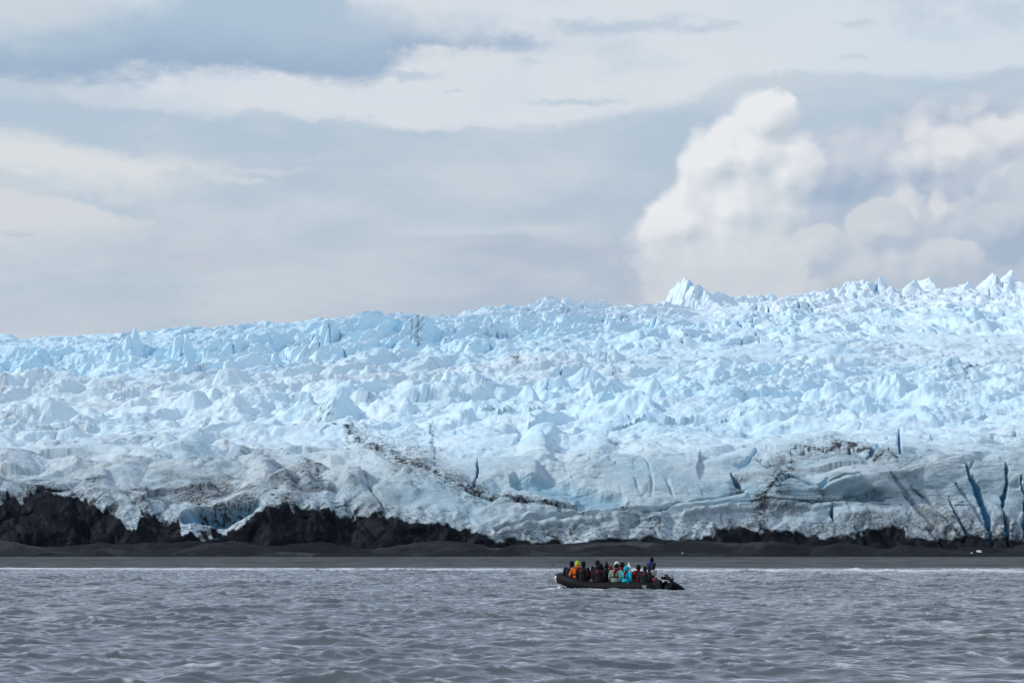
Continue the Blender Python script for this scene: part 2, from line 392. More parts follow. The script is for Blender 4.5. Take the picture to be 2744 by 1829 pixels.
def build_lake():
    ta = columns(int(1150 * QUAL), n_out=50)
    rows = np.concatenate([np.arange(14, 58, 0.8), np.arange(58, 90, 0.075 / QUAL), np.arange(90, 125, 0.105 / QUAL), np.arange(125, 215, 0.15 / QUAL), np.arange(215, 345, 0.26 / QUAL)]).astype(np.float32)
    Yg, Tg = np.meshgrid(rows, ta, indexing='ij')
    Xg = Yg * Tg
    rs = np.random.RandomState(5)
    Z = np.zeros_like(Xg); DX = np.zeros_like(Xg); DY = np.zeros_like(Xg)
    N = 80
    lam = np.exp(np.linspace(np.log(0.36), np.log(4.6), N))
    fade_far = 1.0
    # patches of stronger and weaker wind
    gust = np.clip(0.92 + 0.95 * fbm(Xg / 14, Yg / 34, 3, 41), 0.35, 1.6)
    fine = np.clip(0.95 + 0.9 * fbm(Xg / 6, Yg / 14, 3, 43), 0.25, 1.7)
    shore = np.clip((315 - Yg) / 35, 0.05, 1)
    Zs = np.zeros_like(Xg)
    for k in range(N):
        L = lam[k] * (0.94 + 0.12 * rs.rand())
        th = R(68) + rs.randn() * R(30)        # runs mostly away from the viewer, a little to the left
        kk = 2 * np.pi / L
        dxk, dyk = math.cos(th), math.sin(th)
        ak = 0.0076 * L ** 0.62
        ph = kk * (dxk * Xg + dyk * Yg) + rs.rand() * 6.283
        # each train comes in groups
        env = gust if L > 1.3 else fine
        zz = ak * env * np.sin(ph)
        Z += zz
        if L < 1.6: Zs += zz
        c = np.cos(ph) * (ak * env * 0.6)
        DX += dxk * c; DY += dyk * c
    Z *= shore; DX *= shore; DY *= shore
    # foam: along the hull, ahead of the bow and in the short wake
    rel = np.stack([Xg - BX, Yg - BY], -1)
    l = rel @ BOW.astype(np.float32); w = rel @ FAR.astype(np.float32)
    nf = fbm(Xg * 2.6, Yg * 1.3, 4, 61)
    nf2 = fbm(Xg * 0.9, Yg * 0.5, 3, 67)
    hull = np.exp(-((np.abs(w) - 1.48) / 0.34) ** 2) * sstep(-1.2, 0.3, l) * sstep(6.0, 5.0, l)
    bow = np.exp(-(((l - 5.3) / 0.9) ** 2 + (w / 1.1) ** 2))
    wake = np.exp(-(w / (1.0 - 0.12 * l)) ** 2) * sstep(0.8, -0.6, l) * np.exp(l / 7.0) * (l < 1.0)
    foam_glint = hull * 1.6 * sstep(-0.25, 0.25, nf) + bow * 2.2 * sstep(-0.4, 0.15, nf) + wake * 1.4 * sstep(0.0, 0.5, nf + 0.4 * nf2)
    calm = np.exp(-((np.abs(w) / 2.9) ** 4)) * sstep(-2.5, -0.5, l) * sstep(7.5, 5.5, l)
    Z *= 1 - 0.45 * calm
    Z += hull * 0.04 * (0.6 + nf) + bow * (0.20 + 0.20 * nf) + wake * 0.06 * nf
    # flatten under the boat so no wave comes through the floor
    inside = sstep(1.38, 1.2, np.abs(w)) * sstep(-0.4, 0.1, l) * sstep(5.3, 4.6, l)
    Z = Z * (1 - inside) - 0.06 * inside
    # the two low surf lines that run along the beach
    vv = V_HOR + F_PX * H_CAM / Yg
    uu = 1372 + F_PX * Tg
    wob = 0.7 * fbm(Xg / 12, Xg * 0 + 2.0, 4, 71)
    surf1 = np.exp(-((vv - (1525.3 + 0.0033 * uu + wob)) / 1.5) ** 2)
    surf2 = np.exp(-((vv - (1521.4 + 0.0026 * uu - wob)) / 0.8) ** 2)
    Z += 0.11 * surf1 + 0.05 * surf2
    foam_glint = np.clip(foam_glint + surf1 * np.clip(0.75 + 0.6 * fbm(Xg / 5, Yg / 3, 3, 73), 0.2, 1) + surf2 * 0.55 * sstep(-0.5, 0.3, nf2), 0, 1)
    # rare breaking crests, plus sky glints painted white on the short waves
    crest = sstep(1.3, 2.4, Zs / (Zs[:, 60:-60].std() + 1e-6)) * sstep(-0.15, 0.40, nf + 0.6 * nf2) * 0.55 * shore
    foam_glint = np.clip(foam_glint + crest, 0, 1)
    o = grid_mesh('lake_water', Xg + DX, Yg + DY, Z, {'foam_glint': foam_glint})
    m, gg, b = new_mat('silty lake water')
    co = objco(gg)
    mp = gg.node('ShaderNodeMapping'); gg.put(mp.inputs[0], co); mp.inputs['Scale'].default_value = (1.0, 0.6, 1.0)
    silt = gg.noise(mp.outputs[0], 0.25, 3, 0.5)
    colr = gg.mix(silt, (0.074, 0.088, 0.098), (0.106, 0.122, 0.130))
    fo = attr(gg, 'foam_glint')
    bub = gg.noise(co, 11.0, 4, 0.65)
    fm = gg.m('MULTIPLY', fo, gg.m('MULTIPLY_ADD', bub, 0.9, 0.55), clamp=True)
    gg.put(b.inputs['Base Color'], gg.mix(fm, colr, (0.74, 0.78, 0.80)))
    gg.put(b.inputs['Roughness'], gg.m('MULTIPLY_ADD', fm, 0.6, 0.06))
    b.inputs['IOR'].default_value = 1.33; b.inputs['Specular IOR Level'].default_value = 0.5
    mp2 = gg.node('ShaderNodeMapping'); gg.put(mp2.inputs[0], co); mp2.inputs['Scale'].default_value = (1.0, 0.35, 1.0); mp2.inputs['Rotation'].default_value = (0, 0, 0.5)
    h = gg.add(gg.add(gg.noise(mp.outputs[0], 4.0, 4, 0.65), gg.mul(gg.noise(mp2.outputs[0], 2.2, 3, 0.6), 0.9)), gg.mul(bub, gg.mul(fo, 0.6)))
    bump(gg, b, h, 0.3, 0.04)
    o.data.materials.append(m)
    o['label'] = 'grey silty lake water ruffled by small waves'
    return structure(o)
build_lake()

# ------------------------------------------------------------------ gravel beach and moraine
def build_beach():
    ta = columns(int(800 * QUAL), n_out=40)
    rows = np.concatenate([np.arange(275, 318, 1.2), np.arange(318, 470, 0.35)]).astype(np.float32)
    Yg, Tg = np.meshgrid(rows, ta, indexing='ij'); Xg = Yg * Tg
    uu = 1372 + F_PX * Tg
    y_shore = F_PX * H_CAM / (1519.0 - V_HOR) - 0.0016 * (uu - 1372) + 3.0 * fbm(Xg / 25, Xg * 0, 3, 3)
    e = Yg - y_shore
    Z = np.where(e < 0, e * 0.022, 0.40 * (1 - np.exp(-e / 45)) + e * 0.0007)
    # old strand lines: long low ridges along the shore
    st_ = fbm(Xg / 38 + 0.6 * fbm(Xg / 15, Yg / 9, 2, 8), Yg / 3.2, 3, 9)
    Z += sstep(0, 10, e) * (0.085 * st_ + 0.03 * fbm(Xg / 2.5, Yg / 2.0, 3, 12))
    o = grid_mesh('beach', Xg, Yg, Z, {'band': st_, 'wet': sstep(7, -1, e)})
    m, gg, b = new_mat('beach gravel')
    co = objco(gg)
    n = gg.noise(co, 1.6, 6, 0.65); n2 = gg.noise(co, 0.05, 4, 0.6)
    c = gg.mix(n, (0.038, 0.046, 0.047), (0.115, 0.126, 0.125))
    c = gg.mix(gg.m('MULTIPLY_ADD', attr(gg, 'band'), 0.7, 0.4, clamp=True), c, (0.036, 0.040, 0.043))
    c = gg.mix(gg.step(0.45, 0.65, n2), c, gg.mix(0.5, c, (0.075, 0.077, 0.072)))
    c = gg.mix(gg.mul(attr(gg, 'wet'), 0.6), c, (0.026, 0.028, 0.034))
    mp = gg.node('ShaderNodeMapping'); gg.put(mp.inputs[0], co); mp.inputs['Scale'].default_value = (0.035, 0.30, 1.0)
    ln_ = gg.noise(mp.outputs[0], 1.0, 6, 0.7)
    c = gg.mix(gg.step(0.50, 0.66, ln_), c, (0.028, 0.031, 0.033)); c = gg.mix(gg.step(0.46, 0.34, ln_), c, (0.088, 0.094, 0.092))
    mp3 = gg.node('ShaderNodeMapping'); gg.put(mp3.inputs[0], co); mp3.inputs['Scale'].default_value = (0.30, 0.07, 1.0)
    mot = gg.noise(mp3.outputs[0], 1.0, 5, 0.75)
    c = gg.mix(1.0, c, gg.m('MULTIPLY_ADD', mot, 2.6, -0.02), 'MULTIPLY')
    gg.put(b.inputs['Base Color'], c)
    gg.put(b.inputs['Roughness'], gg.m('MULTIPLY_ADD', attr(gg, 'wet'), -0.35, 0.85))
    bump(gg, b, n, 0.8, 0.12)
    o.data.materials.append(m)
    o['label'] = 'flat grey gravel beach between the lake and the glacier'
    structure(o)

def build_moraine():
    ta = columns(int(1000 * QUAL), n_out=40)
    rows = np.arange(414, 462, 0.2).astype(np.float32)
    Yg, Tg = np.meshgrid(rows, ta, indexing='ij'); Xg = Yg * Tg
    uu = 1372 + F_PX * Tg
    # crest of the dumped mounds (photo rows turned into heights at 437 m)
    pu_ = [-3000, 0, 180, 350, 480, 560, 640, 740, 800, 870, 1000, 1090, 1180, 1260, 1320, 1420, 1560, 1650, 1760, 1850, 1950, 2080, 2200, 2320, 2440, 2560, 2640, 2700, 2744, 2900, 5800]
    pv_ = [1464, 1466, 1463, 1456, 1450, 1458, 1472, 1462, 1456, 1464, 1474, 1462, 1448, 1456, 1468, 1462, 1452, 1450, 1456, 1448, 1456, 1452, 1462, 1468, 1466, 1474, 1476, 1468, 1458, 1450, 1460]
    crest_v = np.interp(uu, pu_, pv_)
    hz = H_CAM + (V_HOR - crest_v) * 437 / F_PX - 0.72
    hz = np.maximum(hz * (1.0 + 0.18 * fbm(Xg / 4, Yg / 9, 3, 21)), 0.1)
    prof = np.exp(-((Yg - 437 - 2.5 * fbm(Xg / 9, Xg * 0 + 4, 3, 22)) / 7.0) ** 2)
    back = sstep(440, 455, Yg) * 0.8
    # a lower row of heaps in front
    heap, gap, rid = seracs((Xg + 2 * fbm(Xg / 6, Yg / 9, 2, 27)) / 8.5, Yg / 9.0, 31, slope=1.25, power=1.15, pn=2.0, lean=0.2, hmin=0.1)
    heap = np.clip(heap, 0, 1)
    front = sstep(417, 424, Yg) * sstep(438, 428, Yg)
    Z = 0.40 + 0.30 * sstep(415.5, 420, Yg) + hz * np.maximum(prof, back) + front * heap * 1.5 + 0.05 * fbm(Xg / 1.2, Yg / 1.2, 4, 24) + 0.34 * fbm(Xg / 3.4, Yg / 4, 4, 25)
    Z *= 1.0
    Z = np.where(Yg < 423, Z - (423 - Yg) * 0.10, Z)
    o = grid_mesh('moraine', Xg, Yg, Z, {'pale': rid})
    m, gg, b = new_mat('dark wet moraine rubble')
    co = objco(gg)
    n = gg.noise(co, 0.9, 7, 0.72); n2 = gg.noise(co, 0.16, 5, 0.65); n3 = gg.noise(co, 6.0, 3, 0.6)
    c = gg.mix(n, (0.003, 0.0036, 0.0052), (0.021, 0.0225, 0.027))
    c = gg.mix(gg.step(0.5, 0.70, n2), c, (0.036, 0.038, 0.040))
    c = gg.mix(gg.step(0.70, 0.78, n3), c, (0.085, 0.088, 0.09))
    c = gg.mix(1.0, c, gg.m('MULTIPLY_ADD', attr(gg, 'pale'), 1.3, 0.45), 'MULTIPLY')
    gg.put(b.inputs['Base Color'], c); b.inputs['Roughness'].default_value = 0.8
    bump(gg, b, gg.add(n, gg.mul(n3, 0.35)), 1.0, 0.35)
    o.data.materials.append(m)
    o['label'] = 'dark rubble mounds heaped along the foot of the glacier'
    structure(o)
build_beach()
build_moraine()
# ------------------------------------------------------------------ glacier
def build_glacier():
    US = [-2600, -600, 0, 450, 900, 1400, 1900, 2400, 2744, 3400, 5400]
    # per station: (photo row, distance) from the buried toe up the front, over the brow, up the
    # icefall to the skyline and down behind it
    PR = [
     [(1492,447),(1440,450),(1345,455),(1290,466),(1215,500),(1115,580),(1065,655),(1035,680),(972,720),(1000,800),(1060,900)],
     [(1492,447),(1440,450),(1345,455),(1272,466),(1200,500),(1100,580),(1050,655),(1018,680),(945,720),(970,800),(1040,900)],
     [(1492,447),(1440,450),(1345,455),(1262,466),(1192,500),(1092,580),(1040,655),(1005,678),(928,722),(945,800),(1010,900)],
     [(1492,447),(1440,450),(1355,455),(1262,466),(1188,502),(1085,585),(1024,662),(980,690),(902,735),(925,820),(990,920)],
     [(1492,447),(1445,450),(1362,454),(1275,466),(1188,505),(1080,590),(996,682),(940,714),(866,760),(890,850),(960,950)],
     [(1492,447),(1455,450),(1370,453),(1246,464),(1172,502),(1070,595),(962,705),(905,760),(850,835),(862,930),(915,1030)],
     [(1492,447),(1455,450),(1360,453),(1236,462),(1165,500),(1050,600),(942,722),(885,822),(838,950),(832,1050),(880,1160)],
     [(1492,447),(1455,450),(1350,453),(1222,459),(1156,500),(1034,612),(922,742),(862,862),(818,1000),(805,1100),(850,1220)],
     [(1492,447),(1455,450),(1345,453),(1215,459),(1150,500),(1026,615),(914,745),(856,870),(814,1010),(800,1110),(845,1230)],
     [(1492,447),(1455,450),(1345,453),(1210,459),(1145,500),(1016,615),(902,745),(846,870),(802,1010),(788,1110),(830,1230)],
     [(1492,447),(1455,450),(1345,453),(1205,459),(1135,500),(1000,615),(880,745),(800,870),(742,1010),(720,1110),(800,1230)],
    ]
    PR = np.array(PR, np.float32)
    ta = columns(int(1300 * QUAL), half_in=0.160, half_out=0.52, n_out=90)
    uc = 1372 + F_PX * ta
    K = PR.shape[1]
    # rows: parameter runs over the control points, dense where the surface shows
    dens = [90, 170, 190, 190, 330, 330, 260, 260, 260, 90]
    tt = np.concatenate([np.linspace(k, k + 1, int(d * QUAL), endpoint=False) for k, d in enumerate(dens)] + [[K - 1.0]]).astype(np.float32)
    n, mcol = len(tt), len(ta)
    ctl_v = np.stack([np.interp(uc, US, PR[:, k, 0]) for k in range(K)])      # K x m
    ctl_y = np.stack([np.interp(uc, US, PR[:, k, 1]) for k in range(K)])
    ctl_z = H_CAM + ctl_y * (V_HOR - ctl_v) / F_PX
    k0 = np.clip(tt.astype(int), 0, K - 2); fr = (tt - k0)[:, None]
    # Catmull-Rom along the profile so the brow is round
    def cm(c):
        p0 = c[np.maximum(k0 - 1, 0)]; p1 = c[k0]; p2 = c[k0 + 1]; p3 = c[np.minimum(k0 + 2, K - 1)]
        t1 = (p2 - p0) * 0.35; t2 = (p3 - p1) * 0.35
        f = fr
        return (2*f**3 - 3*f**2 + 1) * p1 + (f**3 - 2*f**2 + f) * t1 + (-2*f**3 + 3*f**2) * p2 + (f**3 - f**2) * t2
    Yb = cm(ctl_y).astype(np.float32); Zb = cm(ctl_z).astype(np.float32)
    Xb = Yb * ta[None, :]
    U = np.broadcast_to(uc[None, :], Yb.shape).astype(np.float32)
    V = V_HOR + F_PX * (H_CAM - Zb) / Yb                                       # where the bare surface was designed to sit
    T = np.broadcast_to(tt[:, None], Yb.shape)
    # arc length up the middle profile = second texture coordinate
    mid = mcol // 2
    ds = np.hypot(np.diff(Yb[:, mid]), np.diff(Zb[:, mid]))
    s1 = np.concatenate([[0], np.cumsum(ds)]).astype(np.float32)
    Sg = np.broadcast_to(s1[:, None], Yb.shape)
    # surface normal in the (y, z) plane
    dyt = np.gradient(Yb, axis=0); dzt = np.gradient(Zb, axis=0)
    ln = np.hypot(dyt, dzt) + 1e-6
    Ny = -dzt / ln; Nz = dyt / ln

    # zone weights along the profile
    z_deb = sstep(2.3, 1.7, T + 0.25 * fbm(Xb / 7, Sg / 7, 3, 77))
    z_front = sstep(1.0, 1.6, T) * sstep(4.3, 3.4, T)
    z_roll = sstep(3.3, 4.0, T) * sstep(6.4, 5.6, T)
    Tn = T + 0.30 * fbm(Xb / 8, Sg / 10, 3, 203)
    z_fall = sstep(5.45, 6.25, Tn)
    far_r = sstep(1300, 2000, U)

    wx = fbm(Xb / 11, Sg / 14, 3, 201); wy = fbm(Xb / 11, Sg / 14, 3, 207)
    # --- icefall: close-set fins, shards and sliced blocks of very mixed size
    wf = fbm(Xb / 2.2, Sg / 2.6, 3, 211)
    size = fbm(Xb / 24, Sg / 30, 2, 213)
    wg = fbm(Xb / 5.0, Sg / 5.0, 3, 219)
    h1, g1, r1 = seracs((Xb + 2.6 * wx + 1.3 * wf + 1.5 * wg) / 5.2, (Sg + 3.0 * wy + 1.6 * wg) / 7.4, 1, slope=1.7, power=1.0, pn=7.0, lean=0.85, hmin=0.15, cut=0.7, tilt=0.55, turn=3.1, amin=0.55, amax=1.7)
    h1 = np.maximum(h1, 0.06 + 0.12 * h1)
    h2, g2, r2 = seracs((Xb + 1.5 * wy + 0.5 * wf) / 2.4, (Sg + 1.2 * wx + 0.4 * wf) / 3.2, 2, slope=1.5, power=1.0, pn=7.0, lean=0.8, hmin=0.0, cut=0.5, tilt=0.6, turn=3.1, amin=0.5, amax=1.8)
    hb, gb, rb = seracs((Xb + 5 * wy) / 15, (Sg + 5 * wx) / 17, 8, slope=1.35, power=1.0, pn=7.0, lean=0.8, hmin=0.1, cut=0.7, tilt=0.45)
    big = sstep(-0.25, 0.35, size)
    leftf = sstep(1750, 1100, U)
    flute = fbm((Xb + 0.4 * wf) / 0.85, Sg / 9.0, 2, 223)
    fall = 4.0 * np.maximum(hb, -0.1) + (6.6 * h1) * (0.40 + 0.75 * big) + 1.6 * h2 * (0.5 + 0.5 * big) * (1 - 0.4 * far_r) + 0.30 * wf + 0.22 * flute
    calm = (1 - leftf) * sstep(8.0, 7.2, T)
    fall = fall * (1 - 0.45 * calm) * (1 - 0.68 * leftf * sstep(6.9, 7.8, T)) * (1 - 0.45 * (1 - leftf) * sstep(7.3, 8.0, T)) * (1 - 0.75 * np.exp(-((U - 1880) / 85) ** 2) * sstep(7.0, 7.5, T))
    # --- rolling, weathered middle: long low crests, crossed, asymmetric
    wg2 = fbm(Xb / 6.5, Sg / 5.0, 3, 227)
    px, py = (Xb + 0.35 * Sg + 4.0 * wx + 1.8 * wg2) / 10.5, (Sg - 0.22 * Xb + 3.5 * wy + 1.5 * wg2) / 7.0
    h3, g3, r3 = seracs(px, py, 3, slope=1.05, power=1.0, pn=4.0, lean=0.85, hmin=0.1, cut=0.55, tilt=0.4, amin=0.55, amax=1.8)
    h4, g4, r4 = seracs((Xb - 0.3 * Sg + 2.0 * wy + 0.8 * wg2) / 3.3, (Sg + 1.6 * wx + 0.6 * wg2) / 3.0, 4, slope=1.15, power=1.0, pn=4.5, lean=0.85, hmin=0.0, cut=0.5, tilt=0.5, turn=2.0, amin=0.5, amax=1.5)
    rough = -0.1 + 1.5 * np.clip(0.5 + 1.7 * fbm(Xb / 26, Sg / 20, 3, 16), 0, 1)
    blue_r = np.exp(-(((U - 1750) / 700) ** 2 + ((V - 1120) / 90) ** 2)) + 0.6 * np.exp(-(((U - 2500) / 300) ** 2 + ((V - 1080) / 110) ** 2))
    roll = (3.1 * h3 + 1.15 * h4 * (1 - 0.35 * far_r) + 0.35 * fbm(Xb / 1.8, Sg / 2.2, 3, 217) + 0.30 * fbm((Xb + 0.4 * Sg) / 3.6, (Sg - 0.2 * Xb) / 2.0, 3, 229, 0.5, True)) * (0.70 + 0.55 * rough + 0.55 * np.clip(blue_r, 0, 1))
    roll *= 1.0 - 0.35 * far_r * sstep(5.0, 5.6, T)
    # --- the front: large smooth lumps, shallow folds and layers
    px, py = (Xb + 2.5 * wx) / 7.5, (Sg + 2.5 * wy) / 6.0
    h5, g5, r5 = seracs(px, py, 5, slope=1.25, power=1.0, pn=8.0, lean=0.9, hmin=0.1, cut=0.8, tilt=0.7, turn=3.1, amin=0.55, amax=1.6)
    h6, g6, r6 = seracs((Xb + 0.8 * wy) / 3.1, (Sg + 0.8 * wx) / 3.0, 6, slope=1.2, power=1.0, pn=8.0, lean=0.9, hmin=0.0, cut=0.7, tilt=0.7, turn=3.1, amin=0.5, amax=1.8)
    lay = np.abs(perlin(Sg / 1.9 + 0.9 * wx, Xb / 34, 19))
    broken = np.clip(0.55 + 1.8 * fbm(Xb / 16, Sg / 10, 2, 83), 0.05, 1)
    left = sstep(1250, 800, U)
    front = (2.4 * h5 + 1.25 * h6 * broken * (0.25 + 0.75 * np.maximum(left, sstep(2.2, 3.0, T)))) * (0.6 + 0.4 * left) + 0.30 * fbm(Xb / 5, Sg / 5, 4, 84) - 0.14 * sstep(0.10, 0.0, lay) * (1 - left) * broken
    # --- debris apron: gullied, steep
    gul = fbm((Xb + 0.5 * (Sg - 12)) / 2.2, Sg / 9.0, 4, 91, ridged=True)
    h7, g7, r7 = seracs((Xb + wx) / 5.5, (Sg + wy) / 6.5, 7, slope=1.2, power=1.0, pn=6.0, lean=0.8, hmin=0.1, cut=0.6, tilt=0.5, turn=3.1)
    h8, g8, r8 = seracs((Xb + 0.4 * wx) / 1.9, (Sg + 0.4 * wy) / 1.9, 11, slope=1.2, power=1.0, pn=6.0, lean=0.8, hmin=0.0, cut=0.6, tilt=0.6, turn=3.1)
    deb = 2.4 * h7 * (0.35 + 0.65 * left) + 0.65 * np.maximum(h8, -0.2) + 0.22 * gul + 0.10 * fbm(Xb / 1.1, Sg / 1.1, 4, 92)

    zsum = z_front + z_roll + z_fall + 1e-4
    D = (z_front * front + z_roll * roll + z_fall * fall) / zsum
    D = D * (1 - z_deb) + deb * z_deb
    h9, g9, r9 = seracs((Xb + 0.35 * wf) / 1.35, (Sg + 0.3 * wf) / 1.5, 9, slope=1.2, power=1.0, pn=7.0, lean=0.85, hmin=0.0, cut=0.6, tilt=0.7, turn=3.1, amin=0.55, amax=1.7)
    D = D + (0.36 * z_front * broken * sstep(1.9, 2.6, T) + 0.28 * z_roll * rough + 0.34 * z_fall) / zsum * (1 - 0.5 * far_r) * np.maximum(h9, -0.2) * (1 - z_deb)
    D = D + 0.10 * fbm(Xb / 1.7, Sg / 1.7, 3, 95) + 0.028 * fbm(Xb / 0.5, Sg / 0.5, 3, 96)
    D *= sstep(0.0, 0.7, T)
    # the highest ice on the right breaks into separate peaks against the sky
    def peak(u, v, d, h, wu, asym=0.0):
        x0 = d * (u - 1372) / F_PX
        rr = np.maximum(np.abs(Xb - x0) * (1 + asym * np.sign(Xb - x0)) / (wu * d / F_PX), np.abs(Yb - d) / 16.0)
        return 1.10 * h * np.clip(1.0 - (rr + 0.10 * wf) ** 0.95 if False else 1.0 - np.maximum(rr + 0.12 * wg, 0) ** 0.95, 0, 1)
    PK = [(1880, 0, 975, 4.6, 66, .25), (1930, 0, 980, 2.6, 45, 0), (1840, 0, 978, 3.0, 40, .2), (1815, 0, 985, 3.6, 60, -.3), (1965, 0, 990, 3.0, 55, 0), (2190, 0, 1040, 3.6, 48, .2), (2270, 0, 1045, 4.0, 45, -.2),
          (2310, 0, 1050, 4.6, 40, .3), (2360, 0, 1052, 5.6, 45, .2), (2440, 0, 1060, 3.4, 32, 0), (2495, 0, 1066, 4.8, 50, .3), (2580, 0, 1075, 2.4, 40, 0),
          (2655, 0, 1080, 5.2, 62, .1), (2720, 0, 1085, 4.2, 40, .1), (2130, 0, 1030, 1.6, 60, 0), (1500, 0, 850, 1.6, 60, .2), (1320, 0, 810, 1.2, 50, 0), (2830, 0, 1085, 4.6, 60, 0), (2960, 0, 1090, 5.5, 70, .2)]
    for q in PK:
        D += peak(*q)
    # deep slits where the ice is pulled apart
    slit = np.zeros_like(D)
    JU = [fbm(U / 40 + 7.7 * q, V / 40, 4, 300 + q) for q in range(3)]; JV = [fbm(U / 40, V / 40 + 5.1 * q, 4, 340 + q) for q in range(3)]
    def stroke(pts, wid, soft=1.0, jig=0.0, seed=0, ragged=0.0):
        """distance-based mask of a polyline laid out on the glacier sheet (sheet coordinates in photo pixels)"""
        best = np.zeros_like(D)
        for (a, b) in zip(pts[:-1], pts[1:]):
            lo_u, hi_u = min(a[0], b[0]) - 4 * wid - jig * 2 - 4, max(a[0], b[0]) + 4 * wid + jig * 2 + 4
            cols = np.where((uc > lo_u) & (uc < hi_u))[0]
            if len(cols) == 0: continue
            sl = (slice(None), slice(cols[0], cols[-1] + 1))
            ax = U[sl] + jig * JU[seed % 3][sl] - a[0]; ay = V[sl] + jig * JV[seed % 3][sl] - a[1]; bx, by = b[0] - a[0], b[1] - a[1]
            t = np.clip((ax * bx + ay * by) / (bx * bx + by * by + 1e-6), 0, 1)
            w0 = wid * ((a[2] if len(a) > 2 else 1) * (1 - t) + (b[2] if len(b) > 2 else 1) * t)
            if ragged: w0 = w0 * np.clip(1 + ragged * (wf[sl] + 1.5 * JU[(seed + 1) % 3][sl]), 0.15, 2.2)
            d = np.hypot(ax - t * bx, ay - t * by) / np.maximum(w0, 0.3)
            best[sl] = np.maximum(best[sl], sstep(1 + soft, 1 - 0.6 * min(soft, 1), d))
        return best
    for pts, w_ in [([(2588, 1250, .3), (2600, 1285, 1), (2625, 1340, 1.3), (2645, 1400, 1.2), (2655, 1468, .8)], 5.5),
                    ([(2692, 1245, .4), (2698, 1290, 1.2), (2690, 1340, .4)], 5), ([(2682, 1335, .4), (2688, 1390, 1.2), (2700, 1470, .8)], 5.5), ([(2735, 1280, .3), (2745, 1360, 1), (2740, 1440, .8)], 5), ([(2540, 1330, .3), (2556, 1380, .8), (2585, 1440, .6)], 3.5),
                    ([(1960, 1262, .4), (1972, 1290, 1.0), (1985, 1310, .5)], 6), ([(2018, 858, .3), (2027, 900, 1), (2031, 932, .5)], 4),
                    ([(1286, 1228, .4), (1278, 1270, .8), (1268, 1312, .4)], 3.5), ([(2400, 1175, .3), (2410, 1205, 1), (2412, 1225, .4)], 4),
                    ([(2230, 1355, .3), (2226, 1375, 1), (2232, 1400, .3)], 3.5), 
                    ([(910, 915, .4), (915, 945, 1), (912, 960, .3)], 3), 
                     ([(1490, 1040, .4), (1478, 1075, .8), (1458, 1110, .4)], 3)]:
        slit = np.maximum(slit, stroke(pts, w_ * 0.72, 0.9, 9, 1, 1.1))
    cr1 = sstep(0.955, 0.995, 1 - np.abs(perlin((Xb + 0.8 * wy + 0.15 * Sg) / 3.8, Sg / 13.0, 231)) * 0.5) * sstep(0.05, 0.4, fbm(Xb / 14, Sg / 9, 2, 233)) * np.maximum(z_fall, 0.8 * z_front * sstep(2.0, 2.5, T) * sstep(1500, 2300, U))
    slit = np.maximum(slit, cr1)
    D -= 1.7 * slit
    # the undercut blue hollow above the debris on the left, and the hollow under the long fold
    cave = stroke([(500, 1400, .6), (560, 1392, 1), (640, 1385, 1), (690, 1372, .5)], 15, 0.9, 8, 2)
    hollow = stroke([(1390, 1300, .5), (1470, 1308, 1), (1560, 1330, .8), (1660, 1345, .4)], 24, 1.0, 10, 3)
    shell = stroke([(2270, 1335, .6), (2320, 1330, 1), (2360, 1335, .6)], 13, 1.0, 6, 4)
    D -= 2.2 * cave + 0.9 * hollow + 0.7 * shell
    def lump(u, v, wu, wv, h, p=1.0):
        qx = (U - u + 9 * wg) / wu; qy = (V - v + 9 * wx) / wv
        r_ = np.maximum(np.abs(qx + 0.35 * qy) * np.where(qx > 0, 1.25, 0.8), np.abs(qy) + 0.25 * np.abs(qx))
        return h * np.clip(1 - r_ ** p, 0, 1)
    lumps = np.zeros_like(D)
    for q in [(718, 1296, 48, 34, 1.7, 1.0), (772, 1314, 40, 32, 1.5, 1.0), (828, 1310, 20, 26, 1.1, 1.0), (1452, 1205, 52, 46, 2.1, 1.0), (1600, 1222, 66, 34, 1.4, 1.0), (960, 1310, 44, 30, 1.0, 1.0), (2350, 1290, 130, 50, 1.7, 1.2), (330, 1275, 80, 40, 1.2, 1.2)]:
        lumps = np.maximum(lumps, lump(*q))
    D += lumps
    ribs = np.zeros_like(D)
    for k, (pts, w_) in enumerate([([(2385, 1285, .4), (2440, 1345, 1), (2500, 1410, 1), (2560, 1465, .6)], 6), ([(2440, 1300, .4), (2520, 1380, .9), (2580, 1455, .6)], 5), ([(2560, 1295, .4), (2605, 1360, .8), (2640, 1425, .5)], 5), ([(2480, 1420, .4), (2530, 1475, .8)], 5),
                                  ([(960, 1270, .3), (1010, 1345, 1), (1030, 1370, .5)], 5)]):
        ribs = np.maximum(ribs, stroke(pts, w_, 1.0, 7, 30 + k))
    D -= 0.55 * ribs
    # long folds across the face right of the middle
    for k, (pts, w_) in enumerate([([(1250, 1325), (1400, 1358), (1560, 1368), (1760, 1366), (1900, 1340), (1990, 1322)], 4), ([(1330, 1425), (1420, 1395), (1520, 1385), (1700, 1378), (1850, 1372), (1950, 1352)], 4),
                           ([(2080, 1310), (2200, 1302), (2300, 1290)], 3), ([(2050, 1345), (2180, 1350), (2260, 1340)], 3), ([(1840, 1370), (1960, 1355), (2040, 1350)], 3)]):
        D -= 1.0 * stroke(pts, w_, 0.9, 6, 20 + k)
        up = [(a[0], a[1] + 11) for a in pts]
        D += 0.35 * stroke(up, w_ * 2, 1.0, 6, 20 + k)

    ln_f = z_fall * (r1 - 0.5) * np.clip(h1, 0, 1) * 2.2 + z_roll * 0.9 * np.clip(h3, 0, 1)
    Xs = Xb + 0.2 * D * fbm(Xb / 9, Sg / 9, 2, 120) + ln_f
    # towers lean and lift: mostly upward on the top, outward on the front
    upw = sstep(3.0, 4.5, T)
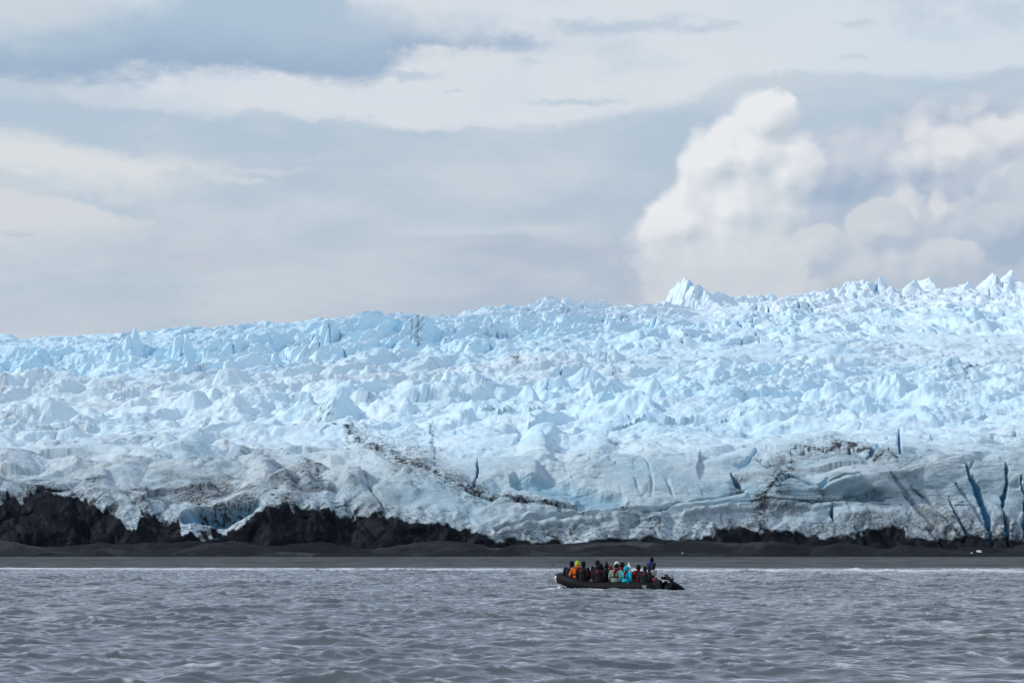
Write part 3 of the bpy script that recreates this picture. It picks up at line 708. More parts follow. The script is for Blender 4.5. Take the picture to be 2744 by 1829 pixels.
    ny = Ny * (1 - upw) + (Ny * 0.25) * upw; nz = Nz * (1 - upw) + upw * 1.0
    Yd = Yb + D * ny; Zd = Zb + D * nz

    # ---------------- what lies on the ice: rock dust, grit, dark bands (real stains, fixed to the surface)
    nA = fbm(Xb / 18, Sg / 12, 4, 130); nB = fbm(Xb / 4.2, Sg / 3.6, 4, 137); nC = fbm(Xb / 1.3, Sg / 1.2, 4, 143)
    vein = sstep(0.62, 0.92, fbm((Xb + 0.6 * wx) / 2.1, (Sg + 0.6 * wy) / 1.5, 3, 151, 0.55, True)); vein2 = sstep(0.72, 0.95, fbm(Xb / 4.5 + wx, Sg / 2.6, 3, 157, 0.5, True))
    veinF = np.maximum(sstep(0.55, 0.85, fbm((Xb + 0.5 * wx + 0.35 * Sg) / 1.25, (Sg + 0.5 * wy) / 0.75, 3, 153, 0.55, True)), sstep(0.6, 0.9, fbm((Xb - 0.5 * Sg) / 0.8, (Sg) / 1.3, 3, 155, 0.55, True)))
    HF = fbm(Xb / 0.9, Sg / 0.8, 3, 159)
    drip = fbm((Xb - 0.9 * Sg) / 1.3, (Sg + 0.3 * Xb) / 5.0, 3, 149)
    du = [-2600, -600, 0, 60, 110, 170, 230, 300, 370, 385, 480, 496, 520, 650, 690, 760, 830, 880, 960, 1010, 1060, 1200, 1260, 1330, 1350, 1450, 1600, 1700, 1850, 1900, 1950, 2000, 2100, 2170, 2200, 2260, 2360, 2420, 2430, 2600, 2744, 5400]
    dv = [1340, 1340, 1352, 1352, 1325, 1338, 1358, 1385, 1440, 1402, 1400, 1450, 1422, 1418, 1395, 1374, 1366, 1372, 1372, 1378, 1392, 1386, 1412, 1445, 1462, 1446, 1466, 1458, 1446, 1432, 1412, 1412, 1414, 1434, 1438, 1426, 1414, 1414, 1488, 1488, 1475, 1470]
    line = np.interp(U, du, dv) + 10 + 10 * sstep(350, 500, U) * sstep(1500, 1300, U)
    lowf = fbm(Xb / 3.2, Sg / 2.4, 3, 161)
    jag = fbm((Xb + 0.35 * Sg) / 1.9, Sg / 5.0, 4, 165, 0.55, True)
    over = V - line + 24 * (0.35 + 0.65 * left) * (jag - 0.15) + 14 * nB + 10 * nC + 26 * lowf * (0.45 + 0.55 * left)
    icy = sstep(0.42, 0.62, fbm((Xb + 0.3 * Sg) / 2.4, Sg / 3.0, 4, 163)) * sstep(60, 10, over)
    deb_m = sstep(-5, 5, over + 5 * HF) * (1 - 0.85 * icy)
    # a thin dark rim along the whole foot of the ice
    deb_m = np.maximum(deb_m, sstep(1440, 1458, V + 26 * lowf + 10 * nC) * (T < 2.6))
    streak = sstep(-120 * (0.30 + 0.70 * left), 10, over) ** 0.8 * np.maximum(sstep(0.0, 0.40, drip + 0.35 * nC), 0.9 * veinF) * 0.95
    black = np.zeros_like(D)
    for k, (pts, w_, j, am) in enumerate([
        ([(805, 1135, .15), (920, 1190, .45), (1000, 1215, .7), (1080, 1245, 1.6), (1160, 1275, 1.5), (1230, 1305, 1.2), (1310, 1335, 1), (1440, 1360, .5), (1600, 1368, .3)], 16, 20, 1.0),
        ([(1060, 1250, .8), (1100, 1290, 1), (1120, 1330, .8)], 16, 16, .7), ([(1180, 1285, .6), (1230, 1330, 1), (1250, 1380, 1)], 14, 14, .6),
        ([(825, 1245, .5), (850, 1280, 1.2), (870, 1315, .8)], 17, 10, .9), ([(650, 1225, .6), (720, 1232, 1), (745, 1262, .8)], 13, 14, .8),
        ([(1145, 1185, .4), (1160, 1220, .8), (1165, 1255, 1)], 6, 10, .9), ([(1350, 1120, 0.3), (1420, 1150, .4)], 6, 8, .4),
        ([(2036, 1440, 1.2), (2036, 1380, 1.1), (2046, 1325, 1.2), (2060, 1310, .9), (2080, 1290, 1.3), (2100, 1262, 1.6), (2118, 1245, .8)], 17, 8, 1.0),
        ([(2112, 1250, .5), (2120, 1222, .6), (2150, 1214, .7), (2200, 1220, 1.1), (2260, 1215, 1.2), (2330, 1222, .7), (2400, 1235, .5)], 13, 14, .95),
        ([(2300, 1245, .5), (2400, 1255, .7), (2460, 1280, .5)], 9, 12, .55), ([(2140, 1240, .4), (2180, 1262, .6)], 8, 10, .5),
        ([(2640, 1190, .5), (2744, 1200, 1), (2860, 1205, .8)], 16, 14, .5), ([(2450, 1330, .3), (2520, 1400, .6), (2570, 1470, 1)], 10, 12, .5),
        ([(2400, 1290, .3), (2440, 1340, .5), (2480, 1400, .6), (2540, 1450, .8)], 5, 6, .8),
        ([(2540, 1330, .5), (2600, 1400, .8), (2640, 1470, .8)], 8, 10, .55),
        ([(1955, 1395, .6), (1965, 1420, 1.4), (1965, 1440, 1.5)], 11, 5, .9),
        ([(2075, 1310), (2200, 1303), (2290, 1292)], 2.2, 5, .6), ([(2055, 1346), (2180, 1350), (2240, 1342)], 2.0, 5, .5),
        ([(1860, 1368), (1960, 1354), (2030, 1350)], 2.0, 5, .5), ([(1320, 1330), (1440, 1362), (1560, 1369), (1760, 1366), (1880, 1345)], 3.2, 5, .85),
        ([(1340, 1420), (1430, 1396), (1520, 1388), (1640, 1378)], 2.5, 6, .6), ([(1600, 1400), (1700, 1385), (1800, 1390)], 2.5, 8, .4),
        ([(0, 1290, 1), (50, 1300, 1), (90, 1330, 1)], 14, 16, .7), ([(180, 1300, .5), (250, 1330, .8), (300, 1380, .8)], 8, 12, .7), ([(140, 1290, .6), (190, 1285, .8), (215, 1310, .5)], 7, 12, .7),
        ([(400, 1205, .3), (425, 1250, .7), (420, 1280, .4)], 6, 8, .6), ([(600, 1210, .5), (640, 1205, .4)], 5, 8, .7), ([(300, 1320, .4), (400, 1330, .6), (460, 1330, .3)], 5, 12, .5),
        ([(1110, 930, .4), (1118, 945, 1), (1112, 960, .6)], 6, 5, .8), ([(1355, 992, .5), (1372, 1000, 1)], 8, 4, 1.0), ([(1640, 1020, .4), (1650, 1045, .8), (1640, 1065, .7)], 6, 6, .8),
        ([(1505, 855, .6), (1520, 862, .8)], 5, 6, .7), ([(2535, 1030, .5), (2540, 1048, 1)], 7, 5, .5), ([(2618, 1005, .4), (2605, 1025, .6), (2588, 1040, 1)], 6, 4, 1.0), ([(524, 1022, .5), (535, 1030, 1)], 8, 5, .6),
        ([(0, 1085, 1), (10, 1100, .6)], 7, 4, .7), ([(90, 1095, .4), (130, 1105, .8), (170, 1095, .3)], 7, 8, .5), ([(2660, 930, .4), (2690, 940, .6), (2720, 930, .3)], 5, 8, .5),
        ([(15, 1180, 1), (30, 1170, .5)], 7, 5, .5), ([(370, 1165, .5), (390, 1172, 1)], 7, 6, .45), ([(790, 960, .5), (798, 935, .7)], 5, 5, .7), ([(1095, 930, .4), (1100, 945, .5)], 3, 3, .6)]):
        s = stroke(pts, w_, 0.9, j, 50 + k)
        if w_ > 4:
            core = stroke(pts, max(2.2, w_ * 0.28), 0.9, j * 1.3, 50 + k) * sstep(-0.5, 0.1, nC + HF)
            s2 = stroke(pts, w_ * 1.25, 1.3, j, 51 + k)
            s = np.maximum.reduce([core * (1.0 if am > 0.85 else 0.8), s2 * veinF * 0.95, (0.9 if w_ > 16.5 else 0.55) * s * sstep(-0.3, 0.4, nC + nB + 0.4 * HF)])
        grain = 1.0 if w_ > 4 else 0.85
        black = np.maximum(black, am * s * grain)
    black = np.maximum(black, streak * (T < 4.0)); black = np.maximum(black, 0.8 * ribs * np.clip(0.15 + sstep(-0.1, 0.45, nB + 0.5 * nC), 0, 1))
    soot = sstep(0.0, 0.55, fbm((Xb - 0.9 * Sg) / 3.0 + wx, (Sg + 0.4 * Xb) / 1.1, 4, 241, 0.6, True) + 0.5 * nA + 0.15) * sstep(1165, 1260, V + 40 * nA) * (T < 4.3)
    soot *= 0.55 * left + (1 - left) * (0.30 + 0.45 * sstep(2000, 2150, U) * sstep(1330, 1200, V) + 0.4 * sstep(2380, 2500, U) * sstep(1300, 1380, V) + 0.35 * sstep(1390, 1440, V))
    black = np.maximum(black, 1.0 * soot * (0.5 + 0.5 * vein) * (0.6 + 0.4 * sstep(-0.2, 0.3, nC)))
    broad = np.maximum(left, 0.8 * sstep(1120, 1000, np.abs(U - 2250) * 2.6 + 300)) * sstep(-0.16, 0.26, fbm((Xb - 0.6 * Sg) / 6.0, Sg / 3.4, 3, 251) + 0.3 * nB) * sstep(1225, 1320, V + 34 * nA) * (T < 3.6)
    black = np.maximum(black, broad * (0.62 + 0.38 * veinF))
    foot = sstep(1372, 1425, V + 26 * nA) * sstep(1200, 1400, U) * (T < 2.6)
    black = np.maximum(black, foot * np.clip(0.75 * veinF + 0.55 * sstep(0.05, 0.4, nC + 0.6 * nB), 0, 0.9))
    # fine cracks filled with grit over the lower ice
    crk = np.maximum(vein2 * sstep(-0.05, 0.35, nA + 0.3 * nB), 0.5 * vein * sstep(0.15, 0.5, nA)) * sstep(1120, 1230, V) * (0.8 + 0.2 * left)
    black = np.maximum(black, crk * (T < 4.4))
    # fine grit in the joints between the lumps of the lower ice, thinning out upward
    joint = np.maximum(sstep(0.05, 0.0, g5) * z_front, sstep(0.045, 0.0, g3) * z_roll * 0.8)
    black = np.maximum(black, joint * sstep(0.0, 0.35, nB + 0.6 * nA) * sstep(1010, 1180, V) * 0.75)
    rare = sstep(0.30, 0.55, fbm(Xb / 9, Sg / 7, 2, 171))
    black = np.maximum(black, rare * sstep(0.06, 0.0, np.minimum(g2, g4)) * 0.5)
    black = np.where(deb_m > 0.02, np.maximum(black, deb_m), black)
    # blue where the ice is fresh (the icefall, split faces, slits); greyed by dust in the weathered middle
    rid = (z_front * r5 + z_roll * (0.5 * r3 + 0.5 * r4) + z_fall * (0.6 * r1 + 0.4 * r2)) / zsum
    dust_band = 0.9 * np.exp(-(((V - (1075 - 0.055 * (U - 500))) / 60) ** 2)) * sstep(2200, 1100, U) + 0.75 * sstep(2000, 2500, U) * np.exp(-(((V - 965) / 75) ** 2)) + 0.85 * np.exp(-((V - 1280) / 75) ** 2) * left
    dust_band += 0.45 * np.exp(-(((V - 1240) / 50) ** 2)) * sstep(2100, 2400, U) + 0.5 * np.exp(-(((U - 1500) / 450) ** 2 + ((V - 1035) / 40) ** 2))
    dust = np.clip(0.02 + 0.60 * dust_band + 0.9 * nA + 0.45 * nB - 0.45 * sstep(5.2, 6.4, Tn) * (1 - 0.3 * far_r) - 0.45 * np.clip(blue_r, 0, 1), 0, 1)
    blue = np.clip(0.30 + 0.80 * (rid - 0.5) + 0.32 * sstep(4.8, 6.4, Tn) * sstep(2600, 1400, U) + 0.12 * z_fall + 0.45 * np.clip(blue_r, 0, 1) + 0.35 * np.clip(lumps, 0, 1) * sstep(800, 700, np.abs(U - 1150)) - 0.35 * dust + 0.4 * nA, 0, 1)
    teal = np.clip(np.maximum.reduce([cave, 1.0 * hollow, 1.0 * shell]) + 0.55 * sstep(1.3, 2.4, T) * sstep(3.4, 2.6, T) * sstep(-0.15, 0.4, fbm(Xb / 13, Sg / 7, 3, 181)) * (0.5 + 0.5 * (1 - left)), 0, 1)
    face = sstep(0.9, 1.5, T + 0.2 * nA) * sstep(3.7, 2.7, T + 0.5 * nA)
    sun_white = far_r * sstep(7.0, 7.8, T) + 0.5 * sstep(1000, 1500, U) * sstep(7.4, 8.0, T)  # ice whitened toward the right skyline: sunlight put into the colour
    deep = np.maximum(slit, 0.75 * cave)
    # joints of the icefall show the clear ice inside
    deep = np.maximum(deep, 0.45 * sstep(0.10, 0.0, g1) * z_fall * sstep(-0.1, 0.35, fbm(Xb / 7, Sg / 7, 2, 191)))
    o = grid_mesh('glacier', Xs, Yd, Zd, {'grit': np.clip(black, 0, 1), 'rubble': deb_m, 'blue': blue, 'dust': dust, 'teal': teal, 'deep': deep, 'face': face, 'sun_white': np.clip(sun_white, 0, 1)})

    m, gg, b = new_mat('glacier ice')
    co = objco(gg)
    f1 = gg.noise(co, 0.9, 6, 0.62); f2 = gg.noise(co, 3.2, 4, 0.6); f3 = gg.noise(co, 0.28, 4, 0.55)
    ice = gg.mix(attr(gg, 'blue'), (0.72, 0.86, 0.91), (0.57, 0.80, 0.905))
    ice = gg.mix(gg.mul(attr(gg, 'sun_white'), 0.6), ice, (0.82, 0.905, 0.94))
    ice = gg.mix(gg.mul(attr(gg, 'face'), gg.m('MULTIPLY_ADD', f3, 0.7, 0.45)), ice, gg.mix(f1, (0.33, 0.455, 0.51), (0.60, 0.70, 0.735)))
    dst = gg.m('MULTIPLY', attr(gg, 'dust'), gg.m('MULTIPLY_ADD', f3, 0.9, 0.35), clamp=True)
    ice = gg.mix(gg.mul(dst, 0.9), ice, gg.mix(f1, (0.55, 0.615, 0.635), (0.71, 0.775, 0.795)))
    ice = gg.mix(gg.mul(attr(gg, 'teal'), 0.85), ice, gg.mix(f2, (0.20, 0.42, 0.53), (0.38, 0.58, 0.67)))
    ice = gg.mix(attr(gg, 'deep'), ice, (0.10, 0.43, 0.68))
    gm = gg.m('MULTIPLY', attr(gg, 'grit'), gg.m('MULTIPLY_ADD', f2, 1.5, 0.25), clamp=True)
    ice = gg.mix(gm, ice, gg.mix(f1, (0.012, 0.013, 0.016), (0.055, 0.055, 0.058)))
    rub = gg.mix(f1, (0.0035, 0.0045, 0.007), (0.013, 0.0155, 0.021))
    mpr = gg.node('ShaderNodeMapping'); gg.put(mpr.inputs[0], co); mpr.inputs['Rotation'].default_value = (0, 0.75, 0); mpr.inputs['Scale'].default_value = (0.75, 0.75, 0.42)
    fs = gg.noise(mpr.outputs[0], 1.1, 6, 0.7)
    rub = gg.mix(gg.step(0.52, 0.70, fs), rub, (0.034, 0.038, 0.046))
    rub = gg.mix(gg.step(0.48, 0.72, f3), rub, (0.020, 0.022, 0.027))
    rub = gg.mix(gg.step(0.66, 0.76, f2), rub, (0.05, 0.054, 0.06))
    ice = gg.mix(attr(gg, 'rubble'), ice, rub)
    gg.put(b.inputs['Base Color'], ice)
    b.inputs['Roughness'].default_value = 0.55
    gg.put(b.inputs['Specular IOR Level'], gg.m('MULTIPLY_ADD', gg.mx(attr(gg, 'rubble'), gm), -0.22, 0.26))
    bump(gg, b, gg.add(f1, gg.mul(f2, 0.4)), 0.5, 0.20)
    o.data.materials.append(m)
    o['label'] = 'broken pale blue glacier rising from dark debris to a jagged skyline'
    structure(o)
build_glacier()
# ------------------------------------------------------------------ small things: helpers
def simple_mat(name, rgb, rough=0.8, spec=0.3, nscale=14.0, var=0.35, bumpd=0.01, metal=0.0):
    m, gg, b = new_mat(name)
    co = objco(gg)
    n = gg.noise(co, nscale, 4, 0.6)
    lo = tuple(c * (1 - var) for c in rgb); hi = tuple(min(1, c * (1 + var)) for c in rgb)
    gg.put(b.inputs['Base Color'], gg.mix(n, lo, hi))
    b.inputs['Roughness'].default_value = rough
    b.inputs['Specular IOR Level'].default_value = spec
    b.inputs['Metallic'].default_value = metal
    bump(gg, b, n, 0.5, bumpd)
    return m
_MC = {}
def cloth(name, rgb):
    if name not in _MC: _MC[name] = simple_mat(name, rgb, 0.85, 0.2, 16.0, 0.22, 0.02)
    return _MC[name]
PUFF_ALL = 1.16
M_RUB = simple_mat('black hull fabric', (0.005, 0.006, 0.0085), 0.6, 0.12, 3.0, 0.3, 0.004)
M_BLK = simple_mat('black plastic', (0.008, 0.008, 0.009), 0.35, 0.5, 6.0, 0.2, 0.002)
M_GRY = simple_mat('grey deck', (0.05, 0.052, 0.055), 0.7)
M_WHT = simple_mat('white paint', (0.72, 0.72, 0.70), 0.5, 0.4, 8.0, 0.1, 0.002)
M_SKIN = simple_mat('skin', (0.46, 0.27, 0.19), 0.6, 0.3, 20.0, 0.08, 0.002)
M_EYE = simple_mat('eye', (0.02, 0.015, 0.012), 0.3)
M_LIP = simple_mat('lips', (0.36, 0.14, 0.11), 0.6)

class MB:
    """collects faces for ONE mesh; faces carry a material index"""
    def __init__(s): s.v = []; s.f = []; s.mi = []
    def loft(s, rings, closed_ring=True, caps=True, mi=0):
        b = len(s.v); n = len(rings[0])
        for r in rings: s.v += [tuple(p) for p in r]
        for i in range(len(rings) - 1):
            for j in range(n if closed_ring else n - 1):
                k = (j + 1) % n
                s.f.append((b + i * n + j, b + i * n + k, b + (i + 1) * n + k, b + (i + 1) * n + j)); s.mi.append(mi)
        if caps and closed_ring:
            s.f.append(tuple(b + j for j in range(n))[::-1]); s.mi.append(mi)
            e = b + (len(rings) - 1) * n
            s.f.append(tuple(e + j for j in range(n))); s.mi.append(mi)
    def tube(s, pts, rad, n=12, mi=0, sy=1.0, round_ends=True):
        """swept round section; rad is a number or one per point"""
        P = [Vector(p) for p in pts]; rr = list(rad) if hasattr(rad, '__len__') else [rad] * len(P)
        if round_ends:
            d0 = (P[0] - P[1]).normalized(); d1 = (P[-1] - P[-2]).normalized()
            P = [P[0] + d0 * rr[0] * 0.95, P[0] + d0 * rr[0] * 0.7] + P + [P[-1] + d1 * rr[-1] * 0.7, P[-1] + d1 * rr[-1] * 0.95]
            rr = [rr[0] * 0.3, rr[0] * 0.72] + rr + [rr[-1] * 0.72, rr[-1] * 0.3]
        rings = []; up = None
        for i, p in enumerate(P):
            t = (P[min(i + 1, len(P) - 1)] - P[max(i - 1, 0)]).normalized()
            if up is None:
                up = Vector((0, 0, 1)) if abs(t.z) < 0.9 else Vector((1, 0, 0))
            sd = t.cross(up)
            if sd.length < 1e-4: sd = t.cross(Vector((1, 0, 0)))
            sd.normalize(); up = sd.cross(t).normalized()
            rings.append([p + (sd * math.cos(a) + up * math.sin(a) * sy) * rr[i] for a in [2 * math.pi * j / n for j in range(n)]])
        s.loft(rings, mi=mi)
    def ell(s, c, r, n=14, m=9, mi=0, rot=None):
        c = Vector(c); rings = []
        for i in range(m + 1):
            ph = math.pi * (i + 0.02) / (m + 0.04) - math.pi / 2
            ring = []
            for j in range(n):
                a = 2 * math.pi * j / n
                q = Vector((r[0] * math.cos(ph) * math.cos(a), r[1] * math.cos(ph) * math.sin(a), r[2] * math.sin(ph)))
                ring.append(c + (rot @ q if rot else q))
            rings.append(ring)
        s.loft(rings, mi=mi)
    def box(s, c, h, rot=None, bev=0.12, mi=0):
        """box with chamfered long edges: an eight-sided loft"""
        c = Vector(c); k = bev * min(h[0], h[1]) * 2
        sec = [(h[0] - k, h[1]), (h[0], h[1] - k), (h[0], -h[1] + k), (h[0] - k, -h[1]), (-h[0] + k, -h[1]), (-h[0], -h[1] + k), (-h[0], h[1] - k), (-h[0] + k, h[1])][::-1]
        rings = []
        for z, q in ((-h[2], 0.94), (-h[2] * 0.92, 1), (h[2] * 0.92, 1), (h[2], 0.94)):
            rings.append([c + ((rot @ Vector((x * q, y * q, z))) if rot else Vector((x * q, y * q, z))) for x, y in sec])
        s.loft(rings, mi=mi)
    def mesh(s, name):
        me = bpy.data.meshes.new(name); me.from_pydata(s.v, [], s.f)
        me.polygons.foreach_set('material_index', s.mi); me.polygons.foreach_set('use_smooth', [True] * len(s.f))
        me.update()
        return me
    def build(s, name, mats, parent=None, label=None):
        me = s.mesh(name)
        bm = bmesh.new(); bm.from_mesh(me); bmesh.ops.recalc_face_normals(bm, faces=bm.faces); bm.to_mesh(me); bm.free()
        o = bpy.data.objects.new(name, me); COL.objects.link(o)
        for m in (mats if isinstance(mats, (list, tuple)) else [mats]): me.materials.append(m)
        if parent: o.parent = parent
        if label: o['label'] = label
        return o
def thing(name, label, cat, loc, rz=0.0, group=None):
    o = bpy.data.objects.new(name, None); COL.objects.link(o)
    o.empty_display_size = 0.2
    o.location = loc; o.rotation_euler = (0, 0, rz)
    o['label'] = label; o['category'] = cat
    if group: o['group'] = group
    return o

# ------------------------------------------------------------------ inflatable boat
HB, TR = 1.20, 0.275                     # half beam to tube centre, tube radius
def sheer(l): return 0.165 + 0.44 * sstep(2.6, 5.6, np.float64(l)) ** 1.25
def tube_path():
    pts = []
    for l in np.linspace(-0.85, 0.0, 8): pts.append((l, 1.0))
    for l in np.linspace(0.35, 3.7, 12): pts.append((l, 1.0))
    for a in np.linspace(0, math.pi / 2, 12)[1:]:
        pts.append((3.7 + 1.72 * math.sin(a), math.cos(a) ** 0.85 if math.cos(a) > 1e-6 else 0.0))
    return pts
ANG = math.pi - YAW
boat = thing('inflatable_boat', 'black inflatable boat crowded with passengers crossing the grey lake below the glacier', 'boat', (BX, BY, 0.0), ANG)
# local axes of the boat: x to the bow, y to the near side, z up
half = tube_path()
near = [(l, HB * k) for l, k in half]; far_ = [(l * (1.3 if l < 0 else 1.0), -HB * k) for l, k in half[:-1]][::-1]
path = near + far_
def rad_at(l): return TR * (1.0 if l >= 0 else max(0.06, 1 + l / (0.9 if l > -0.86 else 1.15))) * (1 - 0.10 * float(sstep(3.8, 5.4, np.float64(l))))
pts = [(l, y, float(sheer(l)) - (TR - rad_at(l)) * (0.85 if l < 0 else 0)) for l, y in path]
b = MB(); b.tube(pts, [rad_at(l) for l, y in path], 20)
hull = b.build('buoyancy_tube', M_RUB, boat)
# rubbing strip round the outside, grab line in shallow loops
def outward(i):
    l, y = path[i]; a = path[max(i - 1, 0)]; c = path[min(i + 1, len(path) - 1)]
    t = Vector((c[0] - a[0], c[1] - a[1], 0)).normalized()
    return Vector((t.y, -t.x, 0)) * (1 if True else -1)
sgn = 1 if outward(4).y > 0 else -1
b = MB(); q = [Vector(pts[i]) + outward(i) * sgn * (rad_at(path[i][0]) + 0.004) + Vector((0, 0, -0.02)) for i in range(6, len(path) - 6)]
b.tube(q, 0.010, 8, sy=2.2); b.build('rubbing_strip', M_RUB, hull)
b = MB(); gl = []
for i in range(8, len(path) - 8):
    for f in (0.0, 0.5):
        j = min(i + 1, len(path) - 1)
        p = Vector(pts[i]).lerp(Vector(pts[j]), f); o_ = outward(i) * sgn
        sag = 0.0
        gl.append(p + o_ * (rad_at(path[i][0]) * 0.80 + 0.02) + Vector((0, 0, TR * 0.64 + sag)))
b.tube(gl, 0.009, 6); b.build('grab_line', M_BLK, hull)
for l, y, dz in ((2.85, 1, -0.03), (1.05, 1, 0.20), (3.4, -1, 0.1)):
    b = MB(); al = math.asin(max(-1, min(1, dz / TR)))
    c = Vector((l, y * (HB + TR * math.cos(al)), float(sheer(l)) + dz)); b.ell(c, (0.03, 0.015, 0.022)); b.ell(c + Vector((0, y * 0.012, 0)), (0.016, 0.012, 0.012))
    b.build('valve', simple_mat('pale plastic', (0.42, 0.42, 0.41)), hull)
# white flash on the bow
b = MB(); nb = len(near); rings = []
for k, i in enumerate(range(nb - 6, nb - 3)):
    p = Vector(pts[i]); o_ = outward(i) * sgn; r_ = rad_at(path[i][0]) + 0.014
    rings.append([p + (o_ * math.cos(a) + Vector((0, 0, 1)) * math.sin(a)) * r_ for a in np.linspace(-0.62, 0.52, 9)])
# thin curved patch with thickness
w_ = [[v for v in ring] + [v - outward(nb - 5) * sgn * 0.016 for v in ring[::-1]] for ring in rings]
for ring in w_:
    c0 = sum(ring, Vector()) / len(ring)
b.loft([[r0.lerp(r1, 0.30) for r0, r1 in zip(w_[0], w_[1])], w_[1], [r1.lerp(r2, 0.45) for r1, r2 in zip(w_[1], w_[2])]])
b.build('bow_flash', M_WHT, hull)
# floor and transom, inside the tubes
b = MB(); b.box((2.0, 0, 0.03), (2.3, 0.95, 0.03)); b.box((4.5, 0, 0.10), (0.55, 0.55, 0.03), bev=0.3); b.build('floorboard', M_GRY, boat)
b = MB(); b.box((-0.02, 0, 0.24), (0.035, 0.90, 0.27)); b.build('transom', simple_mat('painted plywood', (0.03, 0.032, 0.035), 0.6), boat)
b = MB(); q = [(4.55, 0.28, float(sheer(4.6)) + 0.20), (4.75, 0.28, float(sheer(4.8)) + 0.34), (5.05, 0.24, float(sheer(5.2)) + 0.36), (5.05, -0.24, float(sheer(5.2)) + 0.36), (4.75, -0.28, float(sheer(4.8)) + 0.34), (4.55, -0.28, float(sheer(4.6)) + 0.20)]
b.tube(q, 0.035, 8); b.box((4.85, 0, float(sheer(5.0)) + 0.08), (0.32, 0.55, 0.10), bev=0.3); b.build('bow_dodger', M_RUB, boat)
# number on the near tube
fc = bpy.data.curves.new('hull_number', 'FONT'); fc.body = '25'; fc.size = 0.27; fc.shear = 0.25; fc.extrude = 0.0; fc.space_character = 0.92
fo = bpy.data.objects.new('hull_number', fc); COL.objects.link(fo)
bpy.context.view_layer.update()
fm = bpy.data.meshes.new_from_object(fo.evaluated_get(bpy.context.evaluated_depsgraph_get()))
bpy.data.objects.remove(fo)
bm = bmesh.new(); bm.from_mesh(fm); bmesh.ops.triangulate(bm, faces=bm.faces); bmesh.ops.subdivide_edges(bm, edges=bm.edges, cuts=2, use_grid_fill=True)
ext = bmesh.ops.extrude_face_region(bm, geom=bm.faces[:])
top_ = [v for v in ext['geom'] if isinstance(v, bmesh.types.BMVert)]
for v in top_: v.co.z = 0.008
L0 = 0.28
for v in bm.verts:
    th = (v.co.y - 0.085) / TR + 0.05; rr = TR + 0.003 + v.co.z
    v.co = Vector((L0 - v.co.x * 0.95, HB + rr * math.cos(th), float(sheer(L0)) + rr * math.sin(th)))
bmesh.ops.recalc_face_normals(bm, faces=bm.faces)
bm.to_mesh(fm); bm.free(); fm.materials.append(simple_mat('cream lettering', (0.58, 0.56, 0.46), 0.6, 0.3, 9, 0.15, 0.001))
no = bpy.data.objects.new('hull_number', fm); COL.objects.link(no); no.parent = hull
no['label'] = 'pale slanting number 25 on the near tube'

# outboard motor, clamped to the transom: cowling, leg, stripes, handle
mo = MB()
mo.box((-0.16, 0, 0.10), (0.10, 0.075, 0.36), bev=0.3); mo.box((-0.05, 0, 0.42), (0.10, 0.12, 0.10), bev=0.25)
mo.box((-0.30, 0, 0.34), (0.20, 0.15, 0.07), bev=0.4)
mo = mo.build('outboard_motor', M_BLK, boat)
def cowl_ring(z, a, fr, bk, cx=-0.28):
    r = []
    for j in range(24):
        t = 2 * math.pi * j / 24; c, s_ = math.cos(t), math.sin(t)
        e = 0.72
        r.append(Vector((cx + (fr if c > 0 else bk) * math.copysign(abs(c) ** e, c), a * math.copysign(abs(s_) ** e, s_), z)))
    return r
b = MB(); CW = [(0.38, 0.15, 0.22, 0.24), (0.40, 0.19, 0.27, 0.30), (0.50, 0.205, 0.29, 0.33), (0.60, 0.205, 0.29, 0.35), (0.70, 0.195, 0.26, 0.335), (0.76, 0.17, 0.20, 0.28), (0.795, 0.12, 0.13, 0.19), (0.805, 0.05, 0.06, 0.08)]
b.loft([cowl_ring(*c) for c in CW]); cow = b.build('cowling', simple_mat('glossy black cowling', (0.008, 0.008, 0.009), 0.22, 0.5, 5, 0.2, 0.001), mo)
b = MB()
def band(z0, z1, j0, j1, grow=1.02, slope=0.0):
    """strip lying on the near half of the cowling between ring angles"""
    def ringz(z):
        zs = [c[0] for c in CW]; return cowl_ring(z, *[np.interp(z, zs, [c[k] for c in CW]) for k in (1, 2, 3)])
    cols = []
    for j in range(j0, j1 + 1):
        f = (j - j0) / max(1, j1 - j0); zz = slope * f
        a_, b_ = ringz(z0 + zz)[j % 24], ringz(z1 + zz)[j % 24]
        cen = Vector((-0.28, 0, 0))
        def g_(p, k): return Vector((cen.x + (p.x - cen.x) * k, p.y * k, p.z))
        cols.append([g_(a_, grow), g_(b_, grow), g_(b_, 0.985), g_(a_, 0.985)])
    b.loft(cols)
band(0.53, 0.565, 2, 8, slope=-0.06); band(0.70, 0.735, 8, 12); band(0.655, 0.675, 9, 12); band(0.755, 0.785, 8, 12); band(0.62, 0.635, 9, 12)
b.build('cowling_stripe', M_WHT, mo)
b = MB(); b.box((-0.21, 0.222, 0.455), (0.055, 0.008, 0.045)); b.build('cowling_label', simple_mat('cream label', (0.55, 0.54, 0.47), 0.6), mo)
b = MB(); b.box((-0.50, 0.20, 0.43), (0.045, 0.03, 0.022), bev=0.3); b.build('trim_plate', M_WHT, mo)
b = MB(); b.tube([(-0.08, 0, 0.46), (0.18, 0.0, 0.55), (0.48, 0.02, 0.60)], [0.03, 0.025, 0.022], 8); b.build('tiller', M_BLK, mo)

